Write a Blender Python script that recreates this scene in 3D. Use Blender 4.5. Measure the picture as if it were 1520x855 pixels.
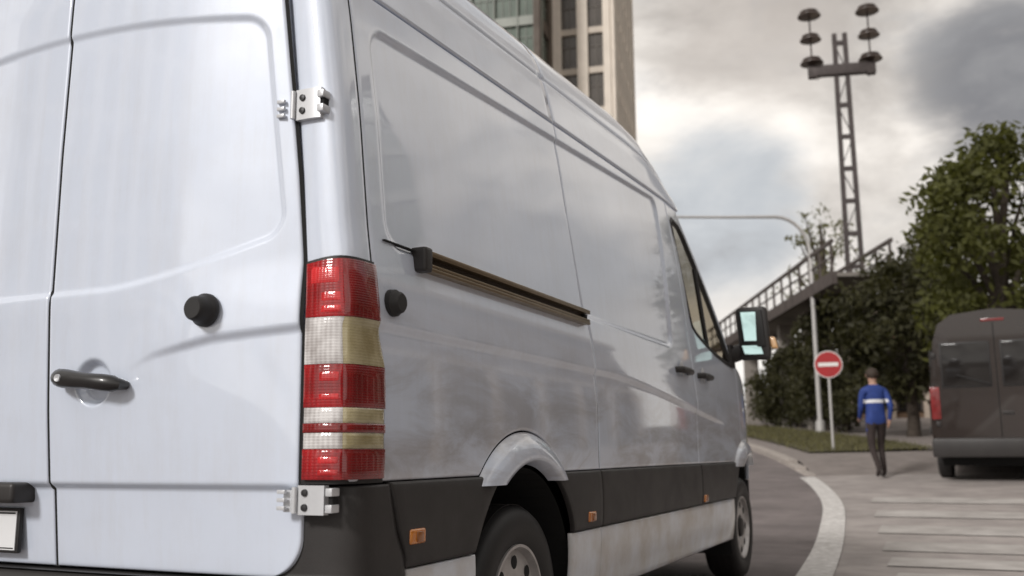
import bpy, bmesh, math, random
import numpy as np
from mathutils import Vector, Matrix
random.seed(4); rng = np.random.default_rng(4)
for o in list(bpy.data.objects): bpy.data.objects.remove(o)
S = bpy.context.scene
COL = S.collection
R = math.radians

# ------------------------------------------------------------------ camera
CAM = np.array([2.3622, -1.9775, 0.8731]); FPX = 1420.8
YAW, PITCH, ROLL = R(24.7015), R(9.7271), R(-0.3566)
def cam_axes():
    f = np.array([-math.sin(YAW)*math.cos(PITCH), math.cos(YAW)*math.cos(PITCH), math.sin(PITCH)])
    r = np.cross(f, [0, 0, 1]); r /= np.linalg.norm(r); u = np.cross(r, f)
    c, s = math.cos(ROLL), math.sin(ROLL)
    return c*r+s*u, -s*r+c*u, f
AR, AU, AF = cam_axes()
cd = bpy.data.cameras.new('camera'); cam = bpy.data.objects.new('camera', cd); COL.objects.link(cam)
cd.sensor_width = 36; cd.lens = 36*FPX/1520; cd.clip_start = .05; cd.clip_end = 4000
m = Matrix(((AR[0], AU[0], -AF[0], CAM[0]), (AR[1], AU[1], -AF[1], CAM[1]), (AR[2], AU[2], -AF[2], CAM[2]), (0, 0, 0, 1)))
cam.matrix_world = m
cd.dof.use_dof = True; cd.dof.focus_distance = 3.1; cd.dof.aperture_fstop = 2.7
S.camera = cam
def ray(px, py):
    return AF + AR*(px-760)/FPX - AU*(py-427.5)/FPX          # unit depth along the lens axis
def zat(px, py, base):
    """height at which the sight line through a pixel passes over a ground point"""
    d = ray(px, py); fh = np.array([AF[0], AF[1], 0]); t = ((base[0]-CAM[0])*fh[0]+(base[1]-CAM[1])*fh[1])/float(d@fh)
    return float(CAM[2]+t*d[2])
def at(px, py, depth): return Vector(CAM + ray(px, py)*depth)

# ------------------------------------------------------------------ world, sun, exposure
SUN = Vector((-.24, -.83, .52)).normalized()
S.view_settings.view_transform = 'Standard'; S.view_settings.look = 'None'
S.view_settings.exposure = 0.06; S.view_settings.gamma = 1
S.render.engine = 'CYCLES'
W = bpy.data.worlds.new('World'); S.world = W; W.use_nodes = True
nt = W.node_tree; nt.nodes.clear()
def N(t, ty, **k):
    n = t.nodes.new(ty)
    for a, b in k.items():
        if a.startswith('i_'): n.inputs[a[2:].replace('_', ' ')].default_value = b
        else: setattr(n, a, b)
    return n
def L(t, a, b): t.links.new(a, b)
sky = N(nt, 'ShaderNodeTexSky', sky_type='NISHITA', sun_disc=False)
sky.sun_elevation = math.asin(SUN.z); sky.sun_rotation = math.atan2(SUN.x, SUN.y)
sky.air_density = 1.2; sky.dust_density = 2.5
tc = N(nt, 'ShaderNodeTexCoord')
def wmath(op, a, b=None, clamp=False):
    n = N(nt, 'ShaderNodeMath', operation=op, use_clamp=clamp)
    for i, v in enumerate((a, b)):
        if v is None: continue
        if isinstance(v, (int, float)): n.inputs[i].default_value = v
        else: L(nt, v, n.inputs[i])
    return n.outputs[0]
def wnoise(scale, detail, off, stretch=1.9, rough=.55, dist=.3):
    mp = N(nt, 'ShaderNodeMapping'); mp.inputs['Location'].default_value = off; mp.inputs['Scale'].default_value = (1, 1, stretch)
    L(nt, tc.outputs['Generated'], mp.inputs['Vector'])
    n = N(nt, 'ShaderNodeTexNoise'); n.inputs['Scale'].default_value = scale; n.inputs['Detail'].default_value = detail
    n.inputs['Roughness'].default_value = rough; n.inputs['Distortion'].default_value = dist
    L(nt, mp.outputs[0], n.inputs['Vector']); return n.outputs[0]
def mixc(fac, a, b):
    n = N(nt, 'ShaderNodeMix', data_type='RGBA'); L(nt, fac, n.inputs[0])
    for i, v in ((6, a), (7, b)):
        if isinstance(v, tuple): n.inputs[i].default_value = v
        else: L(nt, v, n.inputs[i])
    return n.outputs[2]
def ramp(v, a, b):
    n = N(nt, 'ShaderNodeMapRange', interpolation_type='SMOOTHSTEP'); L(nt, v, n.inputs[0])
    n.inputs[1].default_value = a; n.inputs[2].default_value = b; return n.outputs[0]
def blob(px, py, rad, soft):
    d = Vector(ray(px, py)).normalized()
    n = N(nt, 'ShaderNodeVectorMath', operation='DOT_PRODUCT'); n.inputs[1].default_value = d
    nn = N(nt, 'ShaderNodeVectorMath', operation='NORMALIZE'); L(nt, tc.outputs['Generated'], nn.inputs[0]); L(nt, nn.outputs[0], n.inputs[0])
    return ramp(n.outputs['Value'], math.cos(rad+soft), math.cos(max(rad-soft, 0)))
n1 = wnoise(2.6, 9, (3.1, .4, 1.2)); n2 = wnoise(1.7, 7, (7.3, 2.2, 5.1)); n3 = wnoise(6, 8, (1.2, 8, 3))
warm = mixc(ramp(n1, .38, .66), (3.8, 3.5, 3.25, 1), (11.2, 10.6, 9.9, 1))            # grey bellies to bright tops
holes = ramp(wmath('ADD', n2, wmath('MULTIPLY', wmath('SUBTRACT', n3, .5), .25)), .50, .66)
nz = wmath('MULTIPLY', wmath('SUBTRACT', n3, .5), 2.3); nw = wmath('MULTIPLY', wmath('SUBTRACT', n1, .5), 1.3); nz = wmath('ADD', nz, nw)
def bl_(px, py, rad, soft): return blob(px, py, rad, soft)
holes = wmath('MULTIPLY', holes, .45)
c = mixc(holes, warm, mixc(ramp(n3, .3, .7), sky.outputs[0], (4.0, 4.6, 5.3, 1)))
low = N(nt, 'ShaderNodeSeparateXYZ'); L(nt, tc.outputs['Generated'], low.inputs[0])
c = mixc(wmath('MULTIPLY', ramp(low.outputs[2], .30, .06), .75), c, (10.6, 10.2, 9.7, 1))     # pale air near the horizon
c = mixc(wmath('MULTIPLY', ramp(wmath('ADD', bl_(1110, 40, .07, .07), nz), .3, 1.1), .7), c, (5.6, 5.1, 4.7, 1))
c = mixc(wmath('MULTIPLY', ramp(wmath('ADD', bl_(1070, 300, .04, .09), nz), .0, 1.2), .85), c, (5.1, 5.5, 5.95, 1))
c = mixc(wmath('MULTIPLY', ramp(wmath('ADD', bl_(1490, 115, .045, .065), nz), .0, 1.0), .95), c, mixc(ramp(n3, .35, .68), (1.75, 1.8, 2.0, 1), (3.3, 3.3, 3.4, 1)))
bg = N(nt, 'ShaderNodeBackground'); bg.inputs[1].default_value = .10; L(nt, c, bg.inputs[0])
wo = N(nt, 'ShaderNodeOutputWorld'); L(nt, bg.outputs[0], wo.inputs[0])
sd = bpy.data.lights.new('sun', 'SUN'); sd.energy = 2.2; sd.angle = R(10); sd.color = (1, .97, .94)
so = bpy.data.objects.new('sun', sd); COL.objects.link(so); so.rotation_euler = SUN.to_track_quat('Z', 'Y').to_euler(); so.location = SUN*40

# ------------------------------------------------------------------ materials
MATS = {}
def mat(name, col, rough=.6, metal=0., coat=0., coat_rough=.05, spec=.5, var=0., vscale=6., bump=0., bscale=40., emit=None, trans=0., aniso=None, dirt=None):
    if name in MATS: return MATS[name]
    M = bpy.data.materials.new(name); M.use_nodes = True; MATS[name] = M
    t = M.node_tree; b = t.nodes['Principled BSDF']
    b.inputs['Base Color'].default_value = (*col, 1); b.inputs['Roughness'].default_value = rough; b.inputs['Metallic'].default_value = metal
    b.inputs['Coat Weight'].default_value = coat; b.inputs['Coat Roughness'].default_value = coat_rough; b.inputs['Specular IOR Level'].default_value = spec
    b.inputs['Transmission Weight'].default_value = trans
    g = N(t, 'ShaderNodeTexCoord')
    if var or dirt:
        n = N(t, 'ShaderNodeTexNoise'); n.inputs['Scale'].default_value = vscale; n.inputs['Detail'].default_value = 8; n.inputs['Roughness'].default_value = .62
        L(t, g.outputs['Object'], n.inputs['Vector'])
        mx = N(t, 'ShaderNodeMix', data_type='RGBA')
        d = dirt if dirt else tuple(max(0, c*(1-var)) for c in col)
        mx.inputs[6].default_value = (*d, 1); mx.inputs[7].default_value = (*[min(1, c*(1+var*.6)) for c in col], 1)
        mr = N(t, 'ShaderNodeMapRange'); mr.inputs[1].default_value = .32; mr.inputs[2].default_value = .68
        L(t, n.outputs[0], mr.inputs[0]); L(t, mr.outputs[0], mx.inputs[0]); L(t, mx.outputs[2], b.inputs['Base Color'])
        r2 = N(t, 'ShaderNodeMapRange'); r2.inputs[3].default_value = min(1, rough*1.25); r2.inputs[4].default_value = rough*.8
        L(t, n.outputs[0], r2.inputs[0]); L(t, r2.outputs[0], b.inputs['Roughness'])
    if bump:
        n = N(t, 'ShaderNodeTexNoise'); n.inputs['Scale'].default_value = bscale; n.inputs['Detail'].default_value = 6
        L(t, g.outputs['Object'], n.inputs['Vector'])
        bp = N(t, 'ShaderNodeBump'); bp.inputs['Strength'].default_value = bump; bp.inputs['Distance'].default_value = .01
        L(t, n.outputs[0], bp.inputs['Height']); L(t, bp.outputs[0], b.inputs['Normal'])
    if emit:
        b.inputs['Emission Color'].default_value = (*emit[0], 1); b.inputs['Emission Strength'].default_value = emit[1]
    return M
def lens_mat(name, col, rib, dark):
    """ribbed lamp plastic: colour bands and fine relief of the moulded optics"""
    if name in MATS: return MATS[name]
    M = mat(name, col, rough=.16, coat=1., coat_rough=.03, spec=.6)
    t = M.node_tree; b = t.nodes['Principled BSDF']
    g = N(t, 'ShaderNodeTexCoord'); mp = N(t, 'ShaderNodeMapping'); L(t, g.outputs['Object'], mp.inputs['Vector'])
    w = N(t, 'ShaderNodeTexWave', bands_direction='Z'); w.inputs['Scale'].default_value = rib; w.inputs['Distortion'].default_value = .4
    L(t, mp.outputs[0], w.inputs['Vector'])
    w2 = N(t, 'ShaderNodeTexWave', bands_direction='X'); w2.inputs['Scale'].default_value = rib*.55; L(t, mp.outputs[0], w2.inputs['Vector'])
    v = N(t, 'ShaderNodeTexNoise'); v.inputs['Scale'].default_value = 14; v.inputs['Detail'].default_value = 3; L(t, mp.outputs[0], v.inputs['Vector'])
    ad = N(t, 'ShaderNodeMath', operation='ADD'); L(t, w.outputs['Fac'], ad.inputs[0]); L(t, w2.outputs['Fac'], ad.inputs[1])
    rr_ = N(t, 'ShaderNodeMapRange'); rr_.inputs[2].default_value = 2.; rr_.inputs[3].default_value = .72; rr_.inputs[4].default_value = 1.1; L(t, ad.outputs[0], rr_.inputs[0]); mu = N(t, 'ShaderNodeMath', operation='MULTIPLY'); L(t, rr_.outputs[0], mu.inputs[0]); L(t, v.outputs[0], mu.inputs[1])
    mx = N(t, 'ShaderNodeMix', data_type='RGBA'); mx.inputs[6].default_value = (*dark, 1); mx.inputs[7].default_value = (*col, 1)
    mr = N(t, 'ShaderNodeMapRange'); mr.inputs[1].default_value = .30; mr.inputs[2].default_value = .62
    L(t, mu.outputs[0], mr.inputs[0]); L(t, mr.outputs[0], mx.inputs[0]); L(t, mx.outputs[2], b.inputs['Base Color'])
    bp = N(t, 'ShaderNodeBump'); bp.inputs['Strength'].default_value = .22; bp.inputs['Distance'].default_value = .0015
    L(t, ad.outputs[0], bp.inputs['Height']); L(t, bp.outputs[0], b.inputs['Normal'])
    return M
def glass_mat(name, tint, clear):
    if name in MATS: return MATS[name]
    M = bpy.data.materials.new(name); M.use_nodes = True; MATS[name] = M; t = M.node_tree; t.nodes.clear()
    tr = N(t, 'ShaderNodeBsdfTransparent'); tr.inputs[0].default_value = (*tint, 1)
    p = N(t, 'ShaderNodeBsdfPrincipled'); p.inputs['Base Color'].default_value = (.012, .011, .010, 1); p.inputs['Roughness'].default_value = .04; p.inputs['Specular IOR Level'].default_value = .6
    mx = N(t, 'ShaderNodeMixShader'); mx.inputs[0].default_value = clear; L(t, p.outputs[0], mx.inputs[1]); L(t, tr.outputs[0], mx.inputs[2])
    o = N(t, 'ShaderNodeOutputMaterial'); L(t, mx.outputs[0], o.inputs[0]); return M

# ------------------------------------------------------------------ mesh helpers
def empty(name, loc=(0, 0, 0), rz=0, label=None, cat=None, group=None):
    o = bpy.data.objects.new(name, None); COL.objects.link(o); o.location = loc; o.rotation_euler = (0, 0, rz); o.empty_display_size = .2
    tag(o, label, cat, group); return o
def tag(o, label=None, cat=None, group=None, kind=None):
    for k, v in (('label', label), ('category', cat), ('group', group), ('kind', kind)):
        if v: o[k] = v
    return o
def mk(name, verts, faces, material, parent=None, smooth=False):
    me = bpy.data.meshes.new(name); me.from_pydata([tuple(v) for v in verts], [], faces); me.update()
    if smooth: me.polygons.foreach_set('use_smooth', [True]*len(me.polygons))
    o = bpy.data.objects.new(name, me); COL.objects.link(o)
    if material: me.materials.append(material)
    if parent: o.parent = parent
    return o
def recalc(o):
    bm = bmesh.new(); bm.from_mesh(o.data); bmesh.ops.recalc_face_normals(bm, faces=bm.faces); bm.to_mesh(o.data); bm.free(); return o
def grid(name, P, material, parent=None, mask=None, flip=False):
    nu, nv = P.shape[:2]
    idx = np.arange(nu*nv).reshape(nu, nv)
    q = np.stack([idx[:-1, :-1], idx[1:, :-1], idx[1:, 1:], idx[:-1, 1:]], -1)
    if mask is not None: q = q[mask]
    q = q.reshape(-1, 4)
    if flip: q = q[:, ::-1]
    return mk(name, P.reshape(-1, 3).tolist(), q.tolist(), material, parent, True)
class MB:
    """collects the faces of ONE piece"""
    def __init__(s): s.bm = bmesh.new()
    def box(s, lo, hi, rot=None, piv=None):
        r = bmesh.ops.create_cube(s.bm, size=1); v = r['verts']
        lo = Vector(lo); hi = Vector(hi); c = (lo+hi)/2; d = hi-lo
        for x in v: x.co = Vector((x.co.x*d.x, x.co.y*d.y, x.co.z*d.z))+c
        if rot is not None: bmesh.ops.rotate(s.bm, verts=v, cent=Vector(piv) if piv is not None else c, matrix=rot)
        return v
    def tube(s, pts, rad, n=10, cap=True):
        pts = [Vector(p) for p in pts]; rads = rad if isinstance(rad, (list, tuple)) else [rad]*len(pts)
        rings = []; up = Vector((0, 0, 1))
        for i, p in enumerate(pts):
            d = (pts[min(i+1, len(pts)-1)]-pts[max(i-1, 0)]).normalized()
            a = d.cross(up if abs(d.z) < .95 else Vector((1, 0, 0))).normalized(); b = d.cross(a)
            rings.append([s.bm.verts.new(p+(a*math.cos(t)+b*math.sin(t))*rads[i]) for t in [k*2*math.pi/n for k in range(n)]])
        for A, B in zip(rings, rings[1:]):
            for k in range(n): s.bm.faces.new((A[k], A[(k+1) % n], B[(k+1) % n], B[k]))
        if cap: s.bm.faces.new(rings[0][::-1]); s.bm.faces.new(rings[-1])
    def lathe(s, prof, n=48, axis='X', closed=False, cap=True):
        rings = []
        for (a, r) in prof:
            ring = []
            for k in range(n):
                t = 2*math.pi*k/n; c_, s_ = r*math.cos(t), r*math.sin(t)
                ring.append(s.bm.verts.new({'X': (a, c_, s_), 'Y': (c_, a, s_), 'Z': (c_, s_, a)}[axis]))
            rings.append(ring)
        pr = list(zip(rings, rings[1:])) + ([(rings[-1], rings[0])] if closed else [])
        for A, B in pr:
            for k in range(n): s.bm.faces.new((A[k], A[(k+1) % n], B[(k+1) % n], B[k]))
        if not closed and cap:
            for ring, (a, r) in ((rings[0], prof[0]), (rings[-1], prof[-1])):
                if r > 1e-4: s.bm.faces.new(ring)
    def prism(s, poly, a, b, axis='Y'):
        f = {'Y': lambda p, t: (p[0], t, p[1]), 'X': lambda p, t: (t, p[0], p[1]), 'Z': lambda p, t: (p[0], p[1], t)}[axis]
        A = [s.bm.verts.new(f(p, a)) for p in poly]; B = [s.bm.verts.new(f(p, b)) for p in poly]
        s.bm.faces.new(A); s.bm.faces.new(B[::-1]); n = len(poly)
        for k in range(n): s.bm.faces.new((A[k], B[k], B[(k+1) % n], A[(k+1) % n]))
    def build(s, name, material, parent=None, smooth=False, bevel=0., seg=2, loc=None):
        bmesh.ops.remove_doubles(s.bm, verts=s.bm.verts, dist=1e-5)
        bmesh.ops.recalc_face_normals(s.bm, faces=s.bm.faces)
        if bevel:
            e = [x for x in s.bm.edges if len(x.link_faces) == 2 and x.calc_face_angle(0) > .5]
            bmesh.ops.bevel(s.bm, geom=e, offset=bevel, segments=seg, profile=.6, affect='EDGES', clamp_overlap=True)
        me = bpy.data.meshes.new(name); s.bm.to_mesh(me); s.bm.free()
        if smooth or bevel:
            me.polygons.foreach_set('use_smooth', [True]*len(me.polygons)); me.set_sharp_from_angle(angle=R(40))
        o = bpy.data.objects.new(name, me); COL.objects.link(o)
        if material: me.materials.append(material)
        if parent: o.parent = parent
        if loc is not None: o.location = loc
        return o
def boxpart(name, lo, hi, material, parent, bevel=.0, rot=None, loc=None):
    b = MB(); b.box(lo, hi, rot); return b.build(name, material, parent, bevel=bevel, loc=loc)
def copy_tree(o, parent=None):
    c = o.copy(); COL.objects.link(c); c.parent = parent
    for ch in list(o.children): copy_tree(ch, c)
    return c
def ss(t): t = np.clip(t, 0, 1); return t*t*(3-2*t)

# ------------------------------------------------------------------ terrain
def gz(y):
    y = np.asarray(y, float); t = y-7.3
    z = .056*(t+np.sqrt(t*t+.25))/2
    u = y-75.
    return z-.056*(u+np.sqrt(u*u+60))/2*1.0 + 0.0
def gzf(y): return float(gz(y))
def ground_at(px, py):
    d = ray(px, py); t = 2.
    while t < 160:
        q = CAM+d*t
        if q[2] < gzf(q[1]): break
        t += .02
    return Vector((q[0], q[1], gzf(q[1])))
asphalt = mat('asphalt', (.175, .150, .146), rough=.85, var=.30, vscale=1.4, bump=.45, bscale=150)
earth = mat('city_ground', (.11, .095, .08), rough=.95, var=.35, vscale=.8, bump=.3, bscale=30)
concrete = mat('pavement_concrete', (.23, .20, .185), rough=.9, var=.22, vscale=2.4, bump=.25, bscale=90)
kerbm = mat('kerb_stone', (.36, .32, .29), rough=.8, var=.22, vscale=7, bump=.25, bscale=70)
paint = mat('road_paint', (.72, .70, .68), rough=.7, vscale=14, dirt=(.40, .38, .36), bump=.2, bscale=120)
ys = np.unique(np.r_[np.linspace(-700, -20, 12), np.linspace(-20, 5, 11), np.linspace(5, 12, 36), np.linspace(12, 110, 60), np.linspace(110, 1500, 14)])
xs_ = np.r_[np.linspace(-1200, -60, 8), np.linspace(-50, 50, 21), np.linspace(60, 1200, 8)]
Y_, X_ = np.meshgrid(ys, xs_, indexing='ij')
g = grid('ground', np.stack([X_, Y_, gz(Y_)-.012], -1), earth, flip=True); g['kind'] = 'structure'

# right hand edge of the carriageway: painted line near by, kerb further on
EDGE = [(1.62, -14), (1.60, -6), (1.55, 0), (1.42, 4.2), (1.26, 6.6), (1.10, 8.6), (.84, 11), (.34, 13.6), (-.62, 17.2), (-2.1, 22), (-4.9, 29.5), (-9.5, 39), (-17, 51), (-30, 66)]
def spline(pts, step):
    pts = np.array(pts, float); d = np.r_[0, np.cumsum(np.hypot(*np.diff(pts, axis=0).T))]
    # monotone cubic through the points (finite difference tangents)
    m_ = np.gradient(pts, d, axis=0); out = []
    for i in range(len(pts)-1):
        h = d[i+1]-d[i]; n = max(2, int(h/step))
        for k in range(n):
            t = k/n; h00 = 2*t**3-3*t**2+1; h10 = t**3-2*t**2+t; h01 = -2*t**3+3*t**2; h11 = t**3-t**2
            out.append(h00*pts[i]+h10*h*m_[i]+h01*pts[i+1]+h11*h*m_[i+1])
    out.append(pts[-1]); return np.array(out)
edge = spline(EDGE, .35)
tg = np.gradient(edge, axis=0); tg /= np.linalg.norm(tg, axis=1)[:, None]; nr = np.stack([tg[:, 1], -tg[:, 0]], 1)   # to the right
def strip(name, o0, o1, dz0, dz1, material, sel=slice(None), nacross=2, parent=None):
    e = edge[sel]; n = nr[sel]; P = []
    for k in range(nacross):
        t = k/(nacross-1); q = e+n*(o0+(o1-o0)*t)
        P.append(np.c_[q, gz(q[:, 1])+dz0+(dz1-dz0)*t])
    o = grid(name, np.array(P), material, parent, flip=True); return o
road = strip('road', -9.5, 0.02, 0, 0, asphalt, nacross=24); road['kind'] = 'structure'
ki = int(np.argmax(edge[:, 1] > 15.4))
side_road = strip('side_road', .02, 26, -.004, -.004, mat('side_asphalt', (.34, .305, .288), rough=.7, var=.25, vscale=2.2, bump=.3, bscale=110), slice(0, ki+1), nacross=30); side_road['kind'] = 'structure'
pave = strip('pavement', .20, 14, .115, .125, concrete, slice(ki, None), nacross=30)
nrow = len(edge)-ki
for i_, v_ in enumerate(pave.data.vertices): v_.co.z -= .12*(1-float(ss(np.array((i_ % nrow)/6.))))      # dropped kerb at the crossing; pave['kind'] = 'structure'
ml = strip('edge_line', -.12, .13, .005, .005, paint, slice(0, ki), nacross=3); ml['kind'] = 'structure'
# kerb stones laid end to end
kroot = empty('kerb'); kroot['kind'] = 'structure'
dist = 0; i = ki
while i < len(edge)-4 and edge[i, 1] < 44:
    a, b = edge[i], edge[min(i+3, len(edge)-1)]
    na, nb = nr[i], nr[min(i+3, len(edge)-1)]
    g_ = .006; d_ = (b-a)/np.linalg.norm(b-a)
    q = [a+d_*g_, b-d_*g_]; hh = .02+.105*float(ss(np.array((i-ki)/6.)))+random.uniform(-.004, .004)
    v = []
    for p_, n_ in zip(q, (na, nb)):
        for off, dz in ((.0, -.05), (.012, hh-.015), (.032, hh), (.20, hh), (.20, -.05)):
            w = p_+n_*off; v.append((w[0], w[1], gzf(w[1])+dz))
    f = [(k, (k+1) % 5, 5+(k+1) % 5, 5+k) for k in range(5)]+[(4, 3, 2, 1, 0), (5, 6, 7, 8, 9)]
    recalc(mk('kerb_stone', v, f, kerbm, kroot)); i += 3
# faded crossing bars on the side road
croot = empty('crossing'); croot['kind'] = 'structure'
faded = mat('faded_road_paint', (.48, .455, .43), rough=.75, vscale=2.2, dirt=(.31, .285, .268), bump=.2, bscale=120)
for k, yy in enumerate((5.1, 6.15, 7.25, 8.45, 9.8, 11.3)):
    x0 = 1.75-.10*max(0, yy-5)+.15; P = []
    for yk in np.linspace(yy, yy+.62, 3):
        P.append([(x, yk+.05*(x-x0)*.4, gzf(yk+.02*(x-x0))+.004) for x in np.linspace(x0, x0+3.4, 8)])
    grid('crossing_bar', np.array(P), faded, croot, flip=True)
# grass verge behind the kerb
gi = int(np.argmax(edge[:, 1] > 19.5)); gj = int(np.argmax(edge[:, 1] > 46))
verge = strip('grass_verge', .75, 3.4, .15, .18, mat('turf', (.085, .076, .034), rough=.95, var=.4, vscale=5, bump=.6, bscale=60), slice(gi, gj), nacross=8); verge['kind'] = 'structure'
bl = []; bf = []
for k in range(9000):
    j = random.randrange(gi, gj); o_ = random.uniform(.8, 3.35); q = edge[j]+nr[j]*o_+np.array([random.uniform(-.25, .25), random.uniform(-.25, .25)])
    z = gzf(q[1])+.15; h = random.uniform(.05, .14); a = random.uniform(0, 6.28); w = .012; lx, ly = random.uniform(-.05, .05), random.uniform(-.05, .05)
    n0 = len(bl); bl += [(q[0]-w*math.cos(a), q[1]-w*math.sin(a), z), (q[0]+w*math.cos(a), q[1]+w*math.sin(a), z), (q[0]+lx, q[1]+ly, z+h)]; bf.append((n0, n0+1, n0+2))
tag(mk('grass', bl, bf, mat('grass_blade', (.10, .092, .032), rough=.8, var=.35, vscale=3)), 'short olive grass growing on the verge behind the kerb', 'grass', kind='stuff')

# ------------------------------------------------------------------ THE VAN
def streak(M):
    """thin film of road dirt: vertical runs and fine specks, painted brown shade low on the flanks, plus a stronger clear coat"""
    t = M.node_tree; b = t.nodes['Principled BSDF']; b.inputs['Coat IOR'].default_value = 1.85
    src = b.inputs['Base Color'].links[0].from_socket
    g = N(t, 'ShaderNodeTexCoord'); mp = N(t, 'ShaderNodeMapping'); mp.inputs['Scale'].default_value = (14, 14, 1.1); L(t, g.outputs['Object'], mp.inputs['Vector'])
    n = N(t, 'ShaderNodeTexNoise'); n.inputs['Scale'].default_value = 2.2; n.inputs['Detail'].default_value = 9; n.inputs['Roughness'].default_value = .7; L(t, mp.outputs[0], n.inputs['Vector'])
    n2 = N(t, 'ShaderNodeTexNoise'); n2.inputs['Scale'].default_value = 3.1; n2.inputs['Detail'].default_value = 10; n2.inputs['Roughness'].default_value = .75; L(t, g.outputs['Object'], n2.inputs['Vector'])
    m1 = N(t, 'ShaderNodeMath', operation='MULTIPLY'); L(t, n.outputs[0], m1.inputs[0]); L(t, n2.outputs[0], m1.inputs[1])
    mr = N(t, 'ShaderNodeMapRange'); mr.inputs[1].default_value = .22; mr.inputs[2].default_value = .42; mr.inputs[4].default_value = .16; L(t, m1.outputs[0], mr.inputs[0])
    mx = N(t, 'ShaderNodeMix', data_type='RGBA'); mx.inputs[7].default_value = (.47, .44, .41, 1); L(t, mr.outputs[0], mx.inputs[0]); L(t, src, mx.inputs[6]); L(t, mx.outputs[2], b.inputs['Base Color'])
    # brown shade of the lower flanks painted in as patches drawn out lengthwise
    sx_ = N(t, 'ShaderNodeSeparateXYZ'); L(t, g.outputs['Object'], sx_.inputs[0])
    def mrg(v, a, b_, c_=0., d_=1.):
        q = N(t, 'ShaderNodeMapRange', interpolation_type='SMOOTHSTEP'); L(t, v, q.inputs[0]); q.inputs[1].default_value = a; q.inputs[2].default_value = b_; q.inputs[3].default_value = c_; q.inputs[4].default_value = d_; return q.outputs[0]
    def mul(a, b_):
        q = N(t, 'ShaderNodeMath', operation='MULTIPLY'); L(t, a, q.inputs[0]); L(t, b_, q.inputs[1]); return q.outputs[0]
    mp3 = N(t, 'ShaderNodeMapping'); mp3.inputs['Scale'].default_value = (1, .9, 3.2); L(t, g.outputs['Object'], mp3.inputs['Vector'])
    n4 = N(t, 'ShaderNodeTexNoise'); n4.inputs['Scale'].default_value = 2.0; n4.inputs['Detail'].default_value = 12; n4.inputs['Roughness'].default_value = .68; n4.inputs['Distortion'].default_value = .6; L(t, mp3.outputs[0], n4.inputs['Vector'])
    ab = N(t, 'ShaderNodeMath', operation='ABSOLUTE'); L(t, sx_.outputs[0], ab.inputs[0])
    shade_mask = mul(mul(mrg(n4.outputs[0], .36, .66), mrg(ab.outputs[0], .90, .955)), mrg(sx_.outputs[2], 1.45, .85, 0, .55))
    mx4 = N(t, 'ShaderNodeMix', data_type='RGBA'); mx4.inputs[7].default_value = (.22, .165, .12, 1); L(t, shade_mask, mx4.inputs[0]); L(t, mx.outputs[2], mx4.inputs[6]); L(t, mx4.outputs[2], b.inputs['Base Color'])
    r2 = N(t, 'ShaderNodeMapRange'); r2.inputs[3].default_value = .02; r2.inputs[4].default_value = .12; L(t, m1.outputs[0], r2.inputs[0]); r2.inputs[1].default_value = .15; r2.inputs[2].default_value = .5; L(t, r2.outputs[0], b.inputs['Coat Roughness'])
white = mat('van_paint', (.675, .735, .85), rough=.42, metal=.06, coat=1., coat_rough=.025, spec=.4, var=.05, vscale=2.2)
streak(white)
trimw = mat('van_trim_paint', (.64, .68, .75), rough=.36, metal=.1, coat=.8, coat_rough=.12, var=.12, vscale=3.5, dirt=(.46, .42, .38))
plast = mat('dark_plastic', (.030, .027, .026), rough=.48, spec=.45, var=.2, vscale=5, bump=.06, bscale=260)
rubber = mat('black_rubber', (.014, .013, .013), rough=.55, bump=.05, bscale=200)
dark = mat('inner_black', (.006, .006, .006), rough=.9)
steel = mat('hinge_steel', (.62, .63, .65), rough=.35, metal=.25, coat=.2, var=.06, vscale=30)
van = empty('delivery_van', (0, 0, 0), 0, 'white high-roof delivery van with rear doors, dark side rub strips and red tail lamps', 'van')
PZ = np.array([.1, .8, 1.1, 1.4, 1.8, 2.1, 2.22, 2.6]); PX = np.array([.985, .985, .98, .965, .925, .885, .864, .80])
_zt = np.linspace(0, 2.7, 541); _xt = np.interp(_zt, PZ, PX); _k = np.hanning(41); _k /= _k.sum()
_xt = np.convolve(np.pad(_xt, 20, mode='edge'), _k, 'valid')
def Xp(z): return np.interp(z, _zt, _xt)
def zg(y): return 2.205+.05*np.minimum(y, 3.6)+.0*y                    # gutter height
RS = np.array([(.857, 0), (.838, .075), (.820, .15), (.8050, .200), (.7905, .212), (.7935, .223), (.7945, .238), (.785, .27), (.765, .315), (.735, .362), (.70, .405), (.65, .444), (.58, .479), (.48, .508), (.36, .528), (.2, .543), (0, .55)])
def kroof(y): return np.interp(y, [0, 3.0, 3.3, 3.6, 3.89, 4.13, 4.32, 4.5], [1, 1, .96, .80, .57, .36, .12, .0])
def zcrease(y): return 1.222-.18*ss((y-1.9)/3.0)
def sX(y, z):
    """right side of the body: x over (y, z)"""
    x = Xp(z).copy()
    t = np.clip((y-4.75)/1.1, 0, 1.2); x = x-.24*t**2.3-.10*np.clip(t-.75, 0, 1)
    d = z-zcrease(y); amp = .012*(1-ss((y-3.9)/.8))
    x = x+amp*np.where(d < 0, ss((d+.032)/.034), 1-ss(d/.28))
    r = .085; yr = 3.213-.16*(z-1.5)*(-1)*1.0; yr = 3.213+.165*(z-1.5)
    dx = np.maximum(.235-y, y-yr); dz = np.maximum(1.432-z, z-(2.098+.0735*y))
    qx, qz = dx+r, dz+r
    sdv = np.hypot(np.maximum(qx, 0), np.maximum(qz, 0))+np.minimum(np.maximum(qx, qz), 0)-r
    x = x-.013*ss(-sdv/.026)
    for cy, cz, rr in ((1.12, .442, .51), (4.96, .442, .53)):            # gentle swell round the wheel arches
        q = np.hypot(y-cy, z-cz); x = x+.0*q
    return x
EDG = [(0, .020), (0, .0035), (.0035, .0009), (.008, 0)]
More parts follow.
